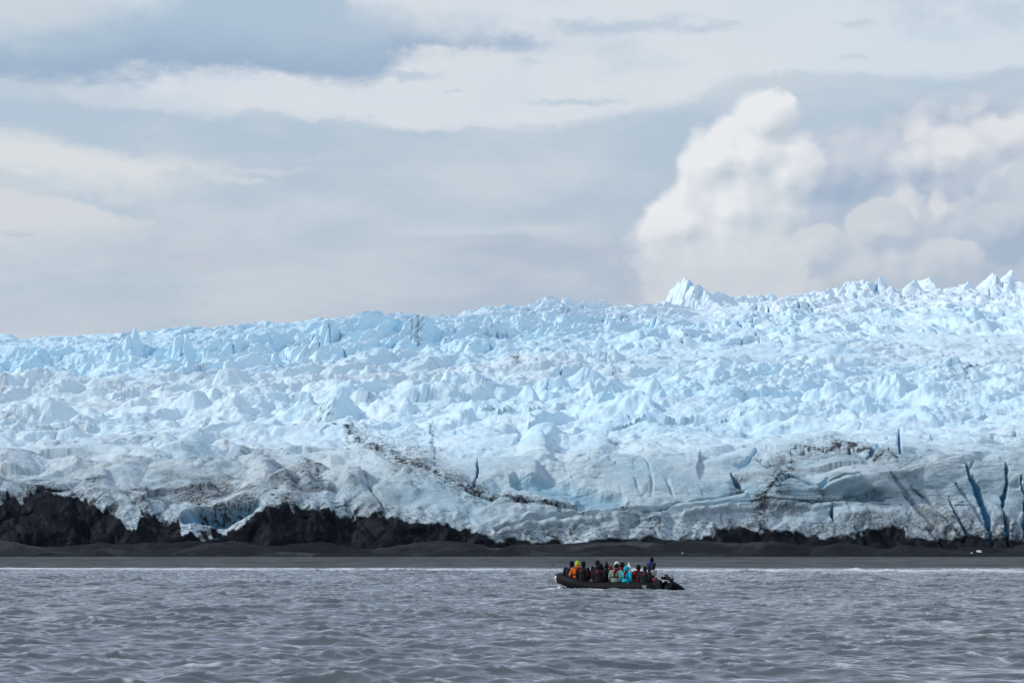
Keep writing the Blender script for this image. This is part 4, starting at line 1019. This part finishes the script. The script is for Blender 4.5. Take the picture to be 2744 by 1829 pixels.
# ------------------------------------------------------------------ people
def boat_pt(u, w):
    """place along the boat (distance from the transom) whose picture column is u, at w metres to the far side"""
    k = (u - 1372) / F_PX
    px = BX + w * FAR[0]; py = BY + w * FAR[1]
    return (k * py - px) / (BOW[0] - k * BOW[1])
TORSO = [(-0.02, .135, .175), (0.06, .155, .195), (0.16, .150, .190), (0.28, .142, .185), (0.40, .148, .205), (0.50, .140, .215), (0.56, .115, .175), (0.60, .085, .11)]
def torso_r(z):
    zs = [t[0] for t in TORSO]
    return float(np.interp(z, zs, [t[1] for t in TORSO])), float(np.interp(z, zs, [t[2] for t in TORSO]))
PEND = []
def limb_hand(side, wrist, fingerdir, up, mat, root, name):
    """a hand: palm, four unequal bent fingers and a thumb from the side of the palm"""
    f = Vector(fingerdir).normalized(); n = Vector(up); n = (n - f * n.dot(f)).normalized(); s_ = f.cross(n) * side
    w = Vector(wrist); b = MB()
    b.tube([w - f * 0.02, w + f * 0.03, w + f * 0.075], [0.030, 0.040, 0.038], 10, sy=0.55)
    for k, (off, ln) in enumerate(((-0.030, .062), (-0.010, .074), (0.011, .070), (0.030, .055))):
        p0 = w + f * 0.075 + s_ * off; p1 = p0 + f * ln * 0.45 - n * 0.006; p2 = p1 + (f * 0.75 - n * 0.65) * ln * 0.35; p3 = p2 + (f * 0.35 - n) * ln * 0.25
        b.tube([p0, p1, p2, p3], [0.0125, 0.012, 0.011, 0.010], 7)
    t0 = w + f * 0.025 - s_ * 0.036; t1 = t0 + (f * 0.7 - s_ * 0.7) * 0.035; t2 = t1 + (f * 0.9 - n * 0.4) * 0.03
    b.tube([t0, t1, t2], [0.015, 0.013, 0.011], 7)
    b.build(name, mat, root)
def person(label, u, w, jacket, hat, seat_drop=0.0, sc=1.0, yaw=0.0, head_yaw=0.0, head_pitch=0.0, lean=0.0, side_lean=0.0, trousers=None, gloves=None, vest=None, hood=None, scarf=None,
           hair=None, standing=False, puff=1.0, arms='lap', tab=None, collar=None, fur=None, shoulder_flash=False, yaw_in=None):
    rs = random.Random(label); puff *= PUFF_ALL
    l = boat_pt(u, w)
    face_in = FAR if w < 0 else -FAR
    base_yaw = math.atan2(face_in[1], face_in[0]) + yaw
    seat = float(sheer(l)) + TR - 0.03 - seat_drop
    pos = Vector((BX + l * BOW[0] + w * FAR[0], BY + l * BOW[1] + w * FAR[1], seat))
    floor_z = 0.062
    root = thing('person', label, 'person', pos, base_yaw, 'people aboard the inflatable boat')
    root.scale = (sc, sc, sc)
    jm = cloth(*jacket); tm = cloth(*(trousers or ('dark trousers', (0.012, 0.012, 0.015)))); gm = cloth(*gloves) if gloves else cloth('black gloves', (0.012, 0.012, 0.013))
    bootm = cloth('rubber boots', (0.014, 0.014, 0.015))
    H = 0.0
    if standing:
        H = 0.86
        root.location.z = floor_z
    sh = lambda z: (lean * z, side_lean * z)           # the back bends with height
    def at(x, y, z):
        q = sh(max(z, 0)); return Vector((x + q[0], y + q[1], z + H))
    parts = []                                           # (mesh piece builder label, a, b, radius, material)
    b = MB(); seg = []
    def cap(a, c, ra, rc, mi, n=10):
        b.tube([a, a.lerp(c, 0.5), c], [ra, (ra + rc) / 2 * 1.02, rc], n); seg.append((a, c, ra, rc, mi))
    rings = []
    for z, rx, ry in TORSO:
        c = at(0, 0, z); k = puff * (1 + 0.02 * rs.uniform(-1, 1))
        rings.append([c + Vector((rx * k * math.cos(t), ry * k * math.sin(t), 0)) for t in [2 * math.pi * j / 18 for j in range(18)]])
    b.loft(rings)
    for z in (0.05, 0.2, 0.35, 0.5): seg.append((at(0, -0.08, z), at(0, 0.08, z), 0.14, 0.14, 0))
    neck0, hc = at(0.01, 0, 0.57), at(0.035, 0, 0.755)
    cap(neck0, at(0.02, 0, 0.66), 0.065, 0.058, 1)
    hr = Matrix.Rotation(head_yaw, 3, 'Z') @ Matrix.Rotation(head_pitch, 3, 'Y')
    HS = 1.17
    hp = lambda x, y, z: hc + hr @ Vector((x * HS, y * HS, z * HS))
    S3 = lambda r: tuple(HS * q for q in r)
    b.ell(hc, S3((0.095, 0.077, 0.118)), rot=hr); seg.append((hp(0, 0, -0.03), hp(0, 0, 0.05), 0.085, 0.08, 1))
    b.ell(hp(0.030, 0, -0.065), S3((0.058, 0.052, 0.055)), rot=hr)                                    # jaw
    b.tube([hp(0.088, 0, 0.022), hp(0.104, 0, -0.004), hp(0.108, 0, -0.022)], [0.011, 0.013, 0.017], 8)   # nose
    b.ell(hp(0.082, 0, 0.035), S3((0.022, 0.05, 0.012)), rot=hr)                                       # brow
    for sd in (-1, 1): b.ell(hp(-0.005, sd * 0.08, 0.0), S3((0.022, 0.014, 0.034)), rot=hr)             # ears
    hands = []
    for sd in (-1, 1):
        a0 = at(0.0, sd * 0.205 * puff, 0.515)
        if arms == 'tiller' and sd < 0:
            el, wr, fd = at(-0.16, sd * 0.30, 0.24), at(-0.30, sd * 0.34, 0.06), (-0.5, 0, -0.8)
        elif arms == 'side':
            el, wr, fd = at(-0.06, sd * 0.31, 0.26), at(0.02, sd * 0.33, 0.04), (0.3, 0, -1)
        elif arms == 'knees':
            el, wr, fd = at(0.14, sd * 0.30, 0.26), at(0.38, sd * 0.17, 0.20), (1, -sd * 0.2, -0.3)
        else:
            el, wr, fd = at(0.03 + 0.04 * rs.random(), sd * 0.315, 0.27), at(0.27, sd * (0.10 + 0.05 * rs.random()), 0.19), (0.8, -sd * 0.6, -0.1)
        cap(a0, el, 0.088 * puff, 0.070 * puff, 0); cap(el, wr, 0.068 * puff, 0.046, 0)
        hands.append((sd, wr, fd))
        if standing:
            hip = at(0.0, sd * 0.10, 0.04); kn = Vector((0.07, sd * 0.13, 0.47)); an = Vector((-0.02, sd * 0.14, 0.10))
        else:
            hip = at(0.03, sd * 0.095, 0.075)
            zf = (floor_z - pos.z) / sc + 0.07
            kn = Vector((0.44, sd * (0.12 + 0.03 * rs.random()), max(0.10, zf + 0.40))); an = Vector((0.46, sd * 0.13, max(zf, -0.42)))
        cap(hip, kn, 0.105, 0.075, 2); cap(kn, an, 0.072, 0.055, 2)
        cap(an + Vector((-0.03, 0, -0.03)), an + Vector((0.15, 0, -0.035)), 0.045, 0.038, 3)
    me = b.mesh('body'); o = bpy.data.objects.new('body', me); COL.objects.link(o); o.parent = root
    md = o.modifiers.new('r', 'REMESH'); md.mode = 'VOXEL'; md.voxel_size = 0.017
    ms_ = o.modifiers.new('s', 'SMOOTH'); ms_.iterations = 3; ms_.factor = 0.5
    PEND.append((o, seg, [jm, M_SKIN, tm, bootm, M_EYE, M_LIP], [(hp(0.086, sd * 0.030, 0.012), 0.011, 4, hr) for sd in (-1, 1)] + [(hp(0.086, 0, -0.052), 0.014, 5, hr)]))
    for sd, wr, fd in hands:
        hm = gm if gloves != 'bare' else M_SKIN
        limb_hand(sd, wr + Vector(fd).normalized() * 0.03, fd, (0, 0, 1), hm, root, 'glove')
    # collar
    b = MB(); cc = cloth(*(collar or jacket)); 
    b.loft([[at(0.012, 0, z) + Vector((rx * math.cos(t), ry * math.sin(t), 0.012 * math.cos(t))) for t in [2 * math.pi * j / 16 for j in range(16)]] for z, rx, ry in ((0.555, .105, .135), (0.60, .092, .102), (0.645, .088, .092), (0.66, .080, .084), (0.62, .070, .075))], caps=False)
    b.build('collar', cc, root)
    # hat, hood or hair
    def shell(z0, kx, ky, kz, back=0.0, top=0.0, n=16, lump=0.03):
        rr_ = []
        for i in range(9):
            ph = z0 + (math.pi / 2 - z0) * i / 8.05
            rr_.append([hp(-0.004 + kx * math.cos(ph) * math.cos(t) - back * (i / 8), ky * math.cos(ph) * math.sin(t), kz * math.sin(ph) + top * (i / 8) ** 3) * 1.0 for t in [2 * math.pi * j / n for j in range(n)]])
        return rr_
    kind, hm = hat[0], (cloth(*hat[1]) if hat[1] else None)
    if kind in ('beanie', 'pompom', 'peak', 'fluffy'):
        b = MB()
        if kind == 'fluffy': b.loft(shell(0.20, .122, .108, .150, 0.01))
        elif kind == 'peak': b.loft(shell(-0.12, .112, .096, .140, 0.05, 0.06))
        else: b.loft(shell(-0.16, .114, .098, .146, 0.02, 0.006))
        for k in (0.0, 0.022):
            b.tube([hp(-0.006 + (.104 + k * .2) * math.cos(t), (.089 + k * .2) * math.sin(t), -0.012 + k + 0.022 * math.cos(t)) for t in [2 * math.pi * j / 20 for j in range(21)]], 0.015, 8, round_ends=False)
        ho = b.build({'fluffy': 'fur_hat', 'peak': 'pointed_hat'}.get(kind, 'beanie'), hm, root)
        if kind == 'pompom':
            b = MB(); b.ell(hp(-0.03, 0, 0.175), (0.045, 0.045, 0.042)); b.build('pompom', hm, ho)
        if kind == 'peak':
            b = MB(); b.ell(hp(-0.065, 0, 0.205), (0.042, 0.042, 0.042)); b.build('pompom', hm, ho)
    elif kind == 'hood':
        b = MB(); rr_ = []
        for i in range(10):
            t0 = -0.9 + 2.75 * i / 9
            c = hp(-0.02 - 0.10 * math.sin(max(0, t0)) * 0 , 0, 0)
        # a hood: shell that wraps top, back and sides and leaves the face open
        rr_ = []
        for i in range(11):
            x = 0.075 - 0.205 * i / 10; k = math.sqrt(max(0.0, 1 - ((x + 0.02) / 0.125) ** 2)) if x < -0.02 else 1.0 - 0.10 * (x + 0.02) / 0.095
            k = max(k, 0.12)
            rr_.append([hp(x, 0.112 * k * math.sin(t), 0.005 + 0.148 * k * math.cos(t) - 0.015) for t in [2 * math.pi * j / 18 for j in range(18)]])
        b.loft(rr_, caps=False); b.f.append(tuple(range(len(b.v) - 18, len(b.v)))); b.mi.append(0)
        ho = b.build('hood', hm, root)
        if fur:
            b = MB(); b.tube([hp(0.078, 0.105 * math.sin(t), -0.01 + 0.138 * math.cos(t)) for t in [2 * math.pi * j / 20 for j in range(21)]], 0.034, 8, round_ends=False); b.build('fur_trim', cloth(*fur), ho)
    elif kind == 'hair':
        b = MB(); b.loft(shell(-0.25, .112, .097, .138, 0.02)); b.ell(hp(-0.075, 0, -0.05), S3((0.055, 0.085, 0.10)), rot=hr); b.build('hair', hm, root)
    if hood:                                            # hood lying down on the shoulders
        b = MB(); b.ell(at(-0.10, 0, 0.60), (0.085, 0.13, 0.075)); b.ell(at(-0.13, 0, 0.54), (0.06, 0.10, 0.07)); ho = b.build('hood', cloth(*hood), root)
        if fur:
            b = MB(); b.tube([at(-0.06 - 0.10 * math.cos(t), 0.15 * math.sin(t), 0.635 - 0.02 * math.cos(t)) for t in np.linspace(-2.0, 2.0, 14)], 0.035, 8); b.build('fur_trim', cloth(*fur), ho)
    if scarf:
        b = MB(); b.tube([at(0.02 + 0.098 * math.cos(t), 0.098 * math.sin(t), 0.625) for t in [2 * math.pi * j / 18 for j in range(19)]], 0.036, 8, round_ends=False); b.ell(at(0.125, 0.03, 0.56), (0.03, 0.045, 0.06)); b.build('scarf', cloth(*scarf), root)
    if vest:
        vm = cloth('black webbing', (0.010, 0.010, 0.011))
        b = MB()
        # horseshoe collar, belt, back strap
        b.tube([at(-0.015 + 0.135 * math.cos(t), 0.135 * math.sin(t), 0.575 - 0.02 * math.cos(t)) for t in np.linspace(0.55, 2 * math.pi - 0.55, 18)], 0.040, 8)
        for sd in (-1, 1): b.tube([at(0.10, sd * 0.09, 0.56), at(0.155, sd * 0.10, 0.46), at(0.165, sd * 0.09, 0.30)], [0.045, 0.05, 0.035], 8, sy=0.6)
        def belt(z, h, gap):
            r0, r1 = torso_r(z); r0 = r0 * puff + gap; r1 = r1 * puff + gap
            ring = []
            for t in [2 * math.pi * j / 28 for j in range(29)]:
                c, s_ = math.cos(t), math.sin(t)
                ring.append([at(r0 * c, r1 * s_, z + h), at((r0 - .02) * c, (r1 - .02) * s_, z + h), at((r0 - .02) * c, (r1 - .02) * s_, z - h), at(r0 * c, r1 * s_, z - h)])
            b.loft(ring, caps=False)
        belt(0.27, 0.030, 0.016)
        cols = []
        for z, hw in ((0.58, 0.125), (0.52, 0.10), (0.46, 0.062), (0.40, 0.036), (0.33, 0.030), (0.27, 0.036)):
            r0, r1 = torso_r(z); r0 = r0 * puff + 0.016; r1 = r1 * puff + 0.016; ring = []
            for y in np.linspace(-hw, hw, 7): ring.append(at(-r0 * math.sqrt(max(0, 1 - (y / r1) ** 2)), y, z))
            ring += [p + Vector((0.03, 0, 0)) for p in ring[::-1]]
            cols.append(ring)
        b.loft(cols)
        vo = b.build('life_vest', vm, root)
        b = MB(); b.box(at(-0.178 * puff, 0, 0.515), (0.018, 0.048, 0.052), bev=0.35); b.ell(at(-0.185 * puff, 0, 0.46), (0.016, 0.034, 0.03)); b.build('red_pouch', cloth('signal red', (0.55, 0.010, 0.018)), vo)
        if vest == 'white':
            b = MB(); b.box(at(-0.165 * puff, 0, 0.592), (0.016, 0.05, 0.014), bev=0.35); b.build('reflective_strip', M_WHT, vo)
    if tab:
        b = MB(); y0 = tab[0]; r0, r1 = torso_r(tab[1]); b.box(at(-r0 * puff - 0.004, y0, tab[1]), (0.014, tab[2], 0.036), bev=0.35); b.box(at(-r0 * puff - 0.006, y0 + tab[2] * 0.5, tab[1] - 0.035), (0.012, tab[2] * 0.5, 0.02), bev=0.35)
        b.build('red_tab', cloth('signal red', (0.55, 0.010, 0.018)), root)
    if shoulder_flash:
        b = MB(); b.tube([at(-0.09, 0.10, 0.575), at(-0.085, 0.19, 0.535), at(-0.10, 0.24, 0.46)], 0.018, 8, sy=0.6); b.tube([at(-0.115, 0.02, 0.55), at(-0.15, 0.12, 0.46)], 0.010, 8, sy=0.6)
        b.build('shoulder_stripe', cloth('pale reflective stripe', (0.55, 0.56, 0.55)), root)
    return root

BLACK = ('black jacket cloth', (0.0085, 0.009, 0.011)); NAVY = ('navy jacket cloth', (0.010, 0.015, 0.030)); BLACKHAT = ('black wool', (0.007, 0.007, 0.008))
P = math.pi
person('passenger in navy jacket and black hat sitting nearest the bow, back turned', 1527, -1.02, NAVY, ('beanie', BLACKHAT), yaw=0.45, head_yaw=-0.4, lean=0.06, side_lean=-0.12, puff=1.14, seat_drop=0.17, shoulder_flash=True, arms='knees')
person('passenger in bright orange hooded jacket and lime yellow beanie', 1543.5, -0.95, ('orange jacket cloth', (0.88, 0.16, 0.015)), ('beanie', ('lime wool', (0.50, 0.66, 0.03))), yaw=0.5, lean=0.02, side_lean=-0.10, seat_drop=0.10, hood=('orange jacket cloth', (0.88, 0.16, 0.015)), vest='plain', head_yaw=-0.8, arms='side')
person('passenger in black jacket and dark hat beside the orange jacket, red tab between shoulders', 1563, -1.12, BLACK, ('beanie', ('brown black wool', (0.010, 0.009, 0.008))), puff=1.08, tab=(0.03, 0.47, 0.05), arms='side', lean=-0.03)
person('small passenger in beige jacket with pink collar squeezed between two black jackets', 1585, -0.98, ('beige jacket cloth', (0.36, 0.33, 0.29)), ('hair', ('dark hair', (0.022, 0.015, 0.012))), sc=0.86, vest='plain', collar=('magenta fleece', (0.42, 0.02, 0.10)), head_yaw=0.3, seat_drop=0.05, lean=0.10)
person('broad passenger in black hooded coat with the hood up, red tab high on the back', 1607, -1.14, BLACK, ('hood', BLACK), puff=1.32, tab=(0.0, 0.50, 0.055), arms='side', head_pitch=-0.05)
person('tall passenger in black beanie facing the camera behind the broad black coat', 1602, 0.98, BLACK, ('beanie', BLACKHAT), sc=1.06, seat_drop=0.10, head_yaw=0.35, head_pitch=0.1, puff=1.05)
person('passenger in black pointed cap with head tilted, on the far side behind the fur hood', 1628, 1.02, ('charcoal jacket cloth', (0.02, 0.021, 0.024)), ('peak', BLACKHAT), seat_drop=0.10, head_yaw=0.5, side_lean=-0.05, vest='plain')
person('passenger in maroon beanie and black jacket with a tan fur hood folded down', 1634, -0.78, BLACK, ('beanie', ('maroon wool', (0.16, 0.010, 0.022))), seat_drop=0.08, sc=0.93, hood=('brown hood cloth', (0.03, 0.02, 0.015)), fur=('tan fur', (0.22, 0.16, 0.11)), tab=(-0.02, 0.40, 0.06), lean=0.12, yaw=0.15)
person('passenger in fluffy white hat facing the camera above the sage green jacket', 1653, 1.04, ('dark plum jacket cloth', (0.035, 0.012, 0.018)), ('fluffy', ('white fur', (0.74, 0.72, 0.68))), sc=1.04, vest='plain', head_yaw=-0.1, collar=('dark red fleece', (0.20, 0.012, 0.02)))
person('passenger with dark brown hair and maroon scarf looking left on the far side', 1667, 1.02, ('dark brown jacket cloth', (0.022, 0.012, 0.010)), ('hair', ('brown hair', (0.026, 0.014, 0.010))), sc=1.05, head_yaw=-0.9, scarf=('maroon scarf wool', (0.20, 0.012, 0.02)), hood=('dark brown jacket cloth', (0.022, 0.012, 0.010)))
person('passenger in sage green jacket with black life vest straps across the back', 1650, -1.12, ('sage jacket cloth', (0.215, 0.275, 0.225)), ('beanie', ('dark brown wool', (0.014, 0.009, 0.008))), puff=1.14, vest='white', arms='side', sc=0.97, scarf=('red scarf wool', (0.30, 0.012, 0.02)), lean=0.06)
person('passenger in turquoise hooded jacket with the hood up and black life vest straps', 1677, -1.13, ('turquoise jacket cloth', (0.015, 0.44, 0.56)), ('hood', ('turquoise jacket cloth', (0.015, 0.44, 0.56))), sc=0.86, vest='white', arms='side', head_yaw=-0.3, puff=1.08, lean=0.03)
person('passenger in white pointed hat with pompom behind the turquoise hood', 1690, 0.98, ('pale grey jacket cloth', (0.5, 0.49, 0.5)), ('peak', ('white wool', (0.74, 0.74, 0.78))), sc=0.98, seat_drop=0.08, head_yaw=0.7, side_lean=-0.10, scarf=('cream scarf wool', (0.6, 0.56, 0.5)))
person('passenger in yellow jacket half hidden behind the turquoise jacket', 1697, -0.10, ('yellow jacket cloth', (0.72, 0.42, 0.06)), ('beanie', ('cream wool', (0.6, 0.52, 0.36))), sc=0.80, seat_drop=0.16, lean=0.12, yaw=0.3)
person('passenger in dark red jacket and black hat between turquoise jacket and standing guide', 1708, -0.90, ('dark red jacket cloth', (0.22, 0.007, 0.014)), ('beanie', BLACKHAT), sc=0.98, seat_drop=0.06, yaw=-0.25, puff=1.06, vest='plain', lean=0.04)
person('passenger in slate black jacket before the standing guide, red tab on one shoulder', 1727, -1.13, ('slate jacket cloth', (0.014, 0.015, 0.021)), ('beanie', ('charcoal wool', (0.012, 0.012, 0.014))), sc=0.90, seat_drop=0.05, puff=1.22, tab=(-0.06, 0.50, 0.045), arms='side', lean=0.02)
guide = person('guide standing at the stern in navy jacket with bright blue collar', 1745, 0.25, NAVY, ('beanie', BLACKHAT), standing=True, sc=0.865, yaw=P - 0.5, head_yaw=0.3, hood=('royal blue lining', (0.015, 0.05, 0.30)), arms='tiller', puff=1.12, collar=('royal blue lining', (0.015, 0.05, 0.30)))
bpy.context.view_layer.update()
_dg = bpy.context.evaluated_depsgraph_get()
for o, seg, mats, feats in PEND:
    me = bpy.data.meshes.new_from_object(o.evaluated_get(_dg))
    o.modifiers.clear(); old = o.data
    n = len(me.polygons); cen = np.empty(n * 3, np.float32); me.polygons.foreach_get('center', cen); cen = cen.reshape(-1, 3)
    best = np.full(n, 9.0); mi = np.zeros(n, np.int32)
    for a, c, ra, rc, m_ in seg:
        a = np.array(a); d = np.array(c) - a; t = np.clip(((cen - a) @ d) / (d @ d + 1e-9), 0, 1)
        dist = np.linalg.norm(cen - (a + t[:, None] * d), axis=1) - (ra + (rc - ra) * t)
        up = dist < best; best = np.where(up, dist, best); mi = np.where(up, m_, mi)
    bm = bmesh.new(); bm.from_mesh(me)
    bm.faces.ensure_lookup_table()
    for f, k in zip(bm.faces, mi): f.material_index = int(k); f.smooth = True
    for c, r, k, rot in feats:
        e = bmesh.ops.create_uvsphere(bm, u_segments=8, v_segments=6, radius=1.0)
        sx = (0.006, 0.013, 0.008) if k == 4 else (0.006, 0.022, 0.006)
        for v in e['verts']:
            v.co = c + rot @ Vector((v.co.x * sx[0], v.co.y * sx[1], v.co.z * sx[2]))
            for f in v.link_faces: f.material_index = k
    bm.to_mesh(me); bm.free(); me.name = 'body'
    me.materials.clear()
    for m_ in mats: me.materials.append(m_)
    o.data = me; bpy.data.meshes.remove(old)

# pale round bag at the guide's hip, red jerry can by the transom
def place(u, w, z):
    l = boat_pt(u, w); return Vector((BX + l * BOW[0] + w * FAR[0], BY + l * BOW[1] + w * FAR[1], z))
bg_ = thing('dry_bag', 'round pale grey bag hanging beside the standing guide', 'bag', place(1751, -0.12, 0.70), 0.0)
b = MB(); b.loft([[Vector((r * math.cos(t), y, 0.155 + r * math.sin(t) * (1.04 if math.sin(t) < 0 else 1))) for t in [2 * P * j / 24 for j in range(24)]] for y, r in ((-0.10, .05), (-0.097, .12), (-0.08, .150), (0.0, .158), (0.08, .150), (0.10, .11))])
b.build('bag_body', simple_mat('pale grey bag cloth', (0.36, 0.38, 0.37), 0.75, 0.3, 12, 0.25, 0.02), bg_)
b = MB(); b.tube([(-0.05, 0, 0.31), (-0.03, 0, 0.40), (0.03, 0, 0.40), (0.05, 0, 0.31)], 0.012, 8); b.build('handle', cloth('black webbing', (0.010, 0.010, 0.011)), bg_)
jc = thing('jerry_can', 'red jerry can standing below the pale round bag', 'fuel can', place(1755, -0.10, 0.062), YAW * -1)
b = MB(); b.box((0, 0, 0.27), (0.085, 0.15, 0.27), bev=0.2); b.build('can_body', simple_mat('red plastic', (0.30, 0.012, 0.012), 0.5), jc)
b = MB(); b.tube([(0, -0.08, 0.53), (0, -0.06, 0.60), (0, 0.05, 0.60), (0, 0.07, 0.53)], 0.016, 8); b.build('handle', cloth('red plastic handle', (0.25, 0.012, 0.012)), jc)
b = MB(); b.tube([(0, 0.12, 0.53), (0, 0.12, 0.575)], 0.028, 10); b.build('cap', M_BLK, jc)

# ------------------------------------------------------------------ stranded ice on the shore
M_ICE = simple_mat('stranded ice', (0.72, 0.80, 0.84), 0.4, 0.4, 3.0, 0.12, 0.03)
def ice_chunk(u, d, z, size, label, seed):
    me = bpy.data.meshes.new('ice_chunk'); bm = bmesh.new(); bmesh.ops.create_icosphere(bm, subdivisions=3, radius=1.0)
    rs = np.random.RandomState(seed); pl = rs.randn(9, 3); pl /= np.linalg.norm(pl, axis=1)[:, None]; of = rs.uniform(0.45, 0.85, 9)
    for v in bm.verts:
        c = np.array(v.co)
        for p, q in zip(pl, of):
            e = c @ p - q
            if e > 0: c = c - p * e * 0.9
        c *= 1 + 0.05 * math.sin(7 * c[0] + seed) * math.sin(6 * c[1])
        v.co = Vector((c[0] * size[0], c[1] * size[1], (c[2] + 0.5) * size[2]))
    for f in bm.faces: f.smooth = False
    bm.to_mesh(me); bm.free(); me.materials.append(M_ICE)
    o = bpy.data.objects.new('ice_chunk', me); COL.objects.link(o)
    o.location = (d * (u - 1372) / F_PX, d, z); o.rotation_euler = (0, 0, seed)
    o['label'] = label; o['category'] = 'ice'; o['group'] = 'ice stranded on the shore'
def zat(v, d): return H_CAM + (V_HOR - v) * d / F_PX
ice_chunk(2622, 421, zat(1480, 421), (0.36, 0.30, 0.20), 'largest white ice block, grounded below the dark blue slits at the right', 3)
ice_chunk(2602, 420, zat(1482, 420), (0.13, 0.13, 0.09), 'small white ice lump just left of the largest ice block', 4)
ice_chunk(305, 424, zat(1488, 424), (0.16, 0.15, 0.16), 'upright shard of ice before the dark mounds on the left', 5)
ice_chunk(332, 424, zat(1489, 424), (0.10, 0.12, 0.09), 'tiny ice bit right of the upright shard', 6)
ice_chunk(198, 372, zat(1508.5, 372), (0.10, 0.10, 0.09), 'single white speck of ice out on the grey beach at the left', 7)
ice_chunk(717, 436, zat(1470, 436), (0.14, 0.13, 0.15), 'ice bit caught among the rubble under the dark cliff', 8)
ice_chunk(1655, 424, zat(1481, 424), (0.14, 0.12, 0.09), 'ice bit at the back of the beach above the boat', 9)
ice_chunk(1711, 392, zat(1506, 392), (0.10, 0.09, 0.09), 'white speck of ice on the beach left of the standing guide', 10)
ice_chunk(1828, 424, zat(1483, 424), (0.12, 0.12, 0.12), 'ice bit at the foot of the dark mounds right of the boat', 11)
# dark stone and drift at the water's edge
me = bpy.data.meshes.new('shore_stone'); bm = bmesh.new(); bmesh.ops.create_icosphere(bm, subdivisions=3, radius=1.0)
for v in bm.verts:
    c = v.co; k = 1 + 0.22 * math.sin(3.1 * c.x + 1) * math.sin(2.3 * c.y + 0.5) + 0.1 * math.sin(9 * c.z)
    v.co = Vector((c.x * 0.10 * k, c.y * 0.09 * k, (c.z + 0.6) * 0.12 * k))
bm.to_mesh(me); bm.free(); me.materials.append(simple_mat('dark stone', (0.012, 0.012, 0.014), 0.7, 0.3, 20))
o = bpy.data.objects.new('shore_stone', me); COL.objects.link(o); o.location = (330 * (1482 - 1372) / F_PX, 330, 0.01)
o['label'] = 'lone dark stone at the water edge left of the boat'; o['category'] = 'stone'
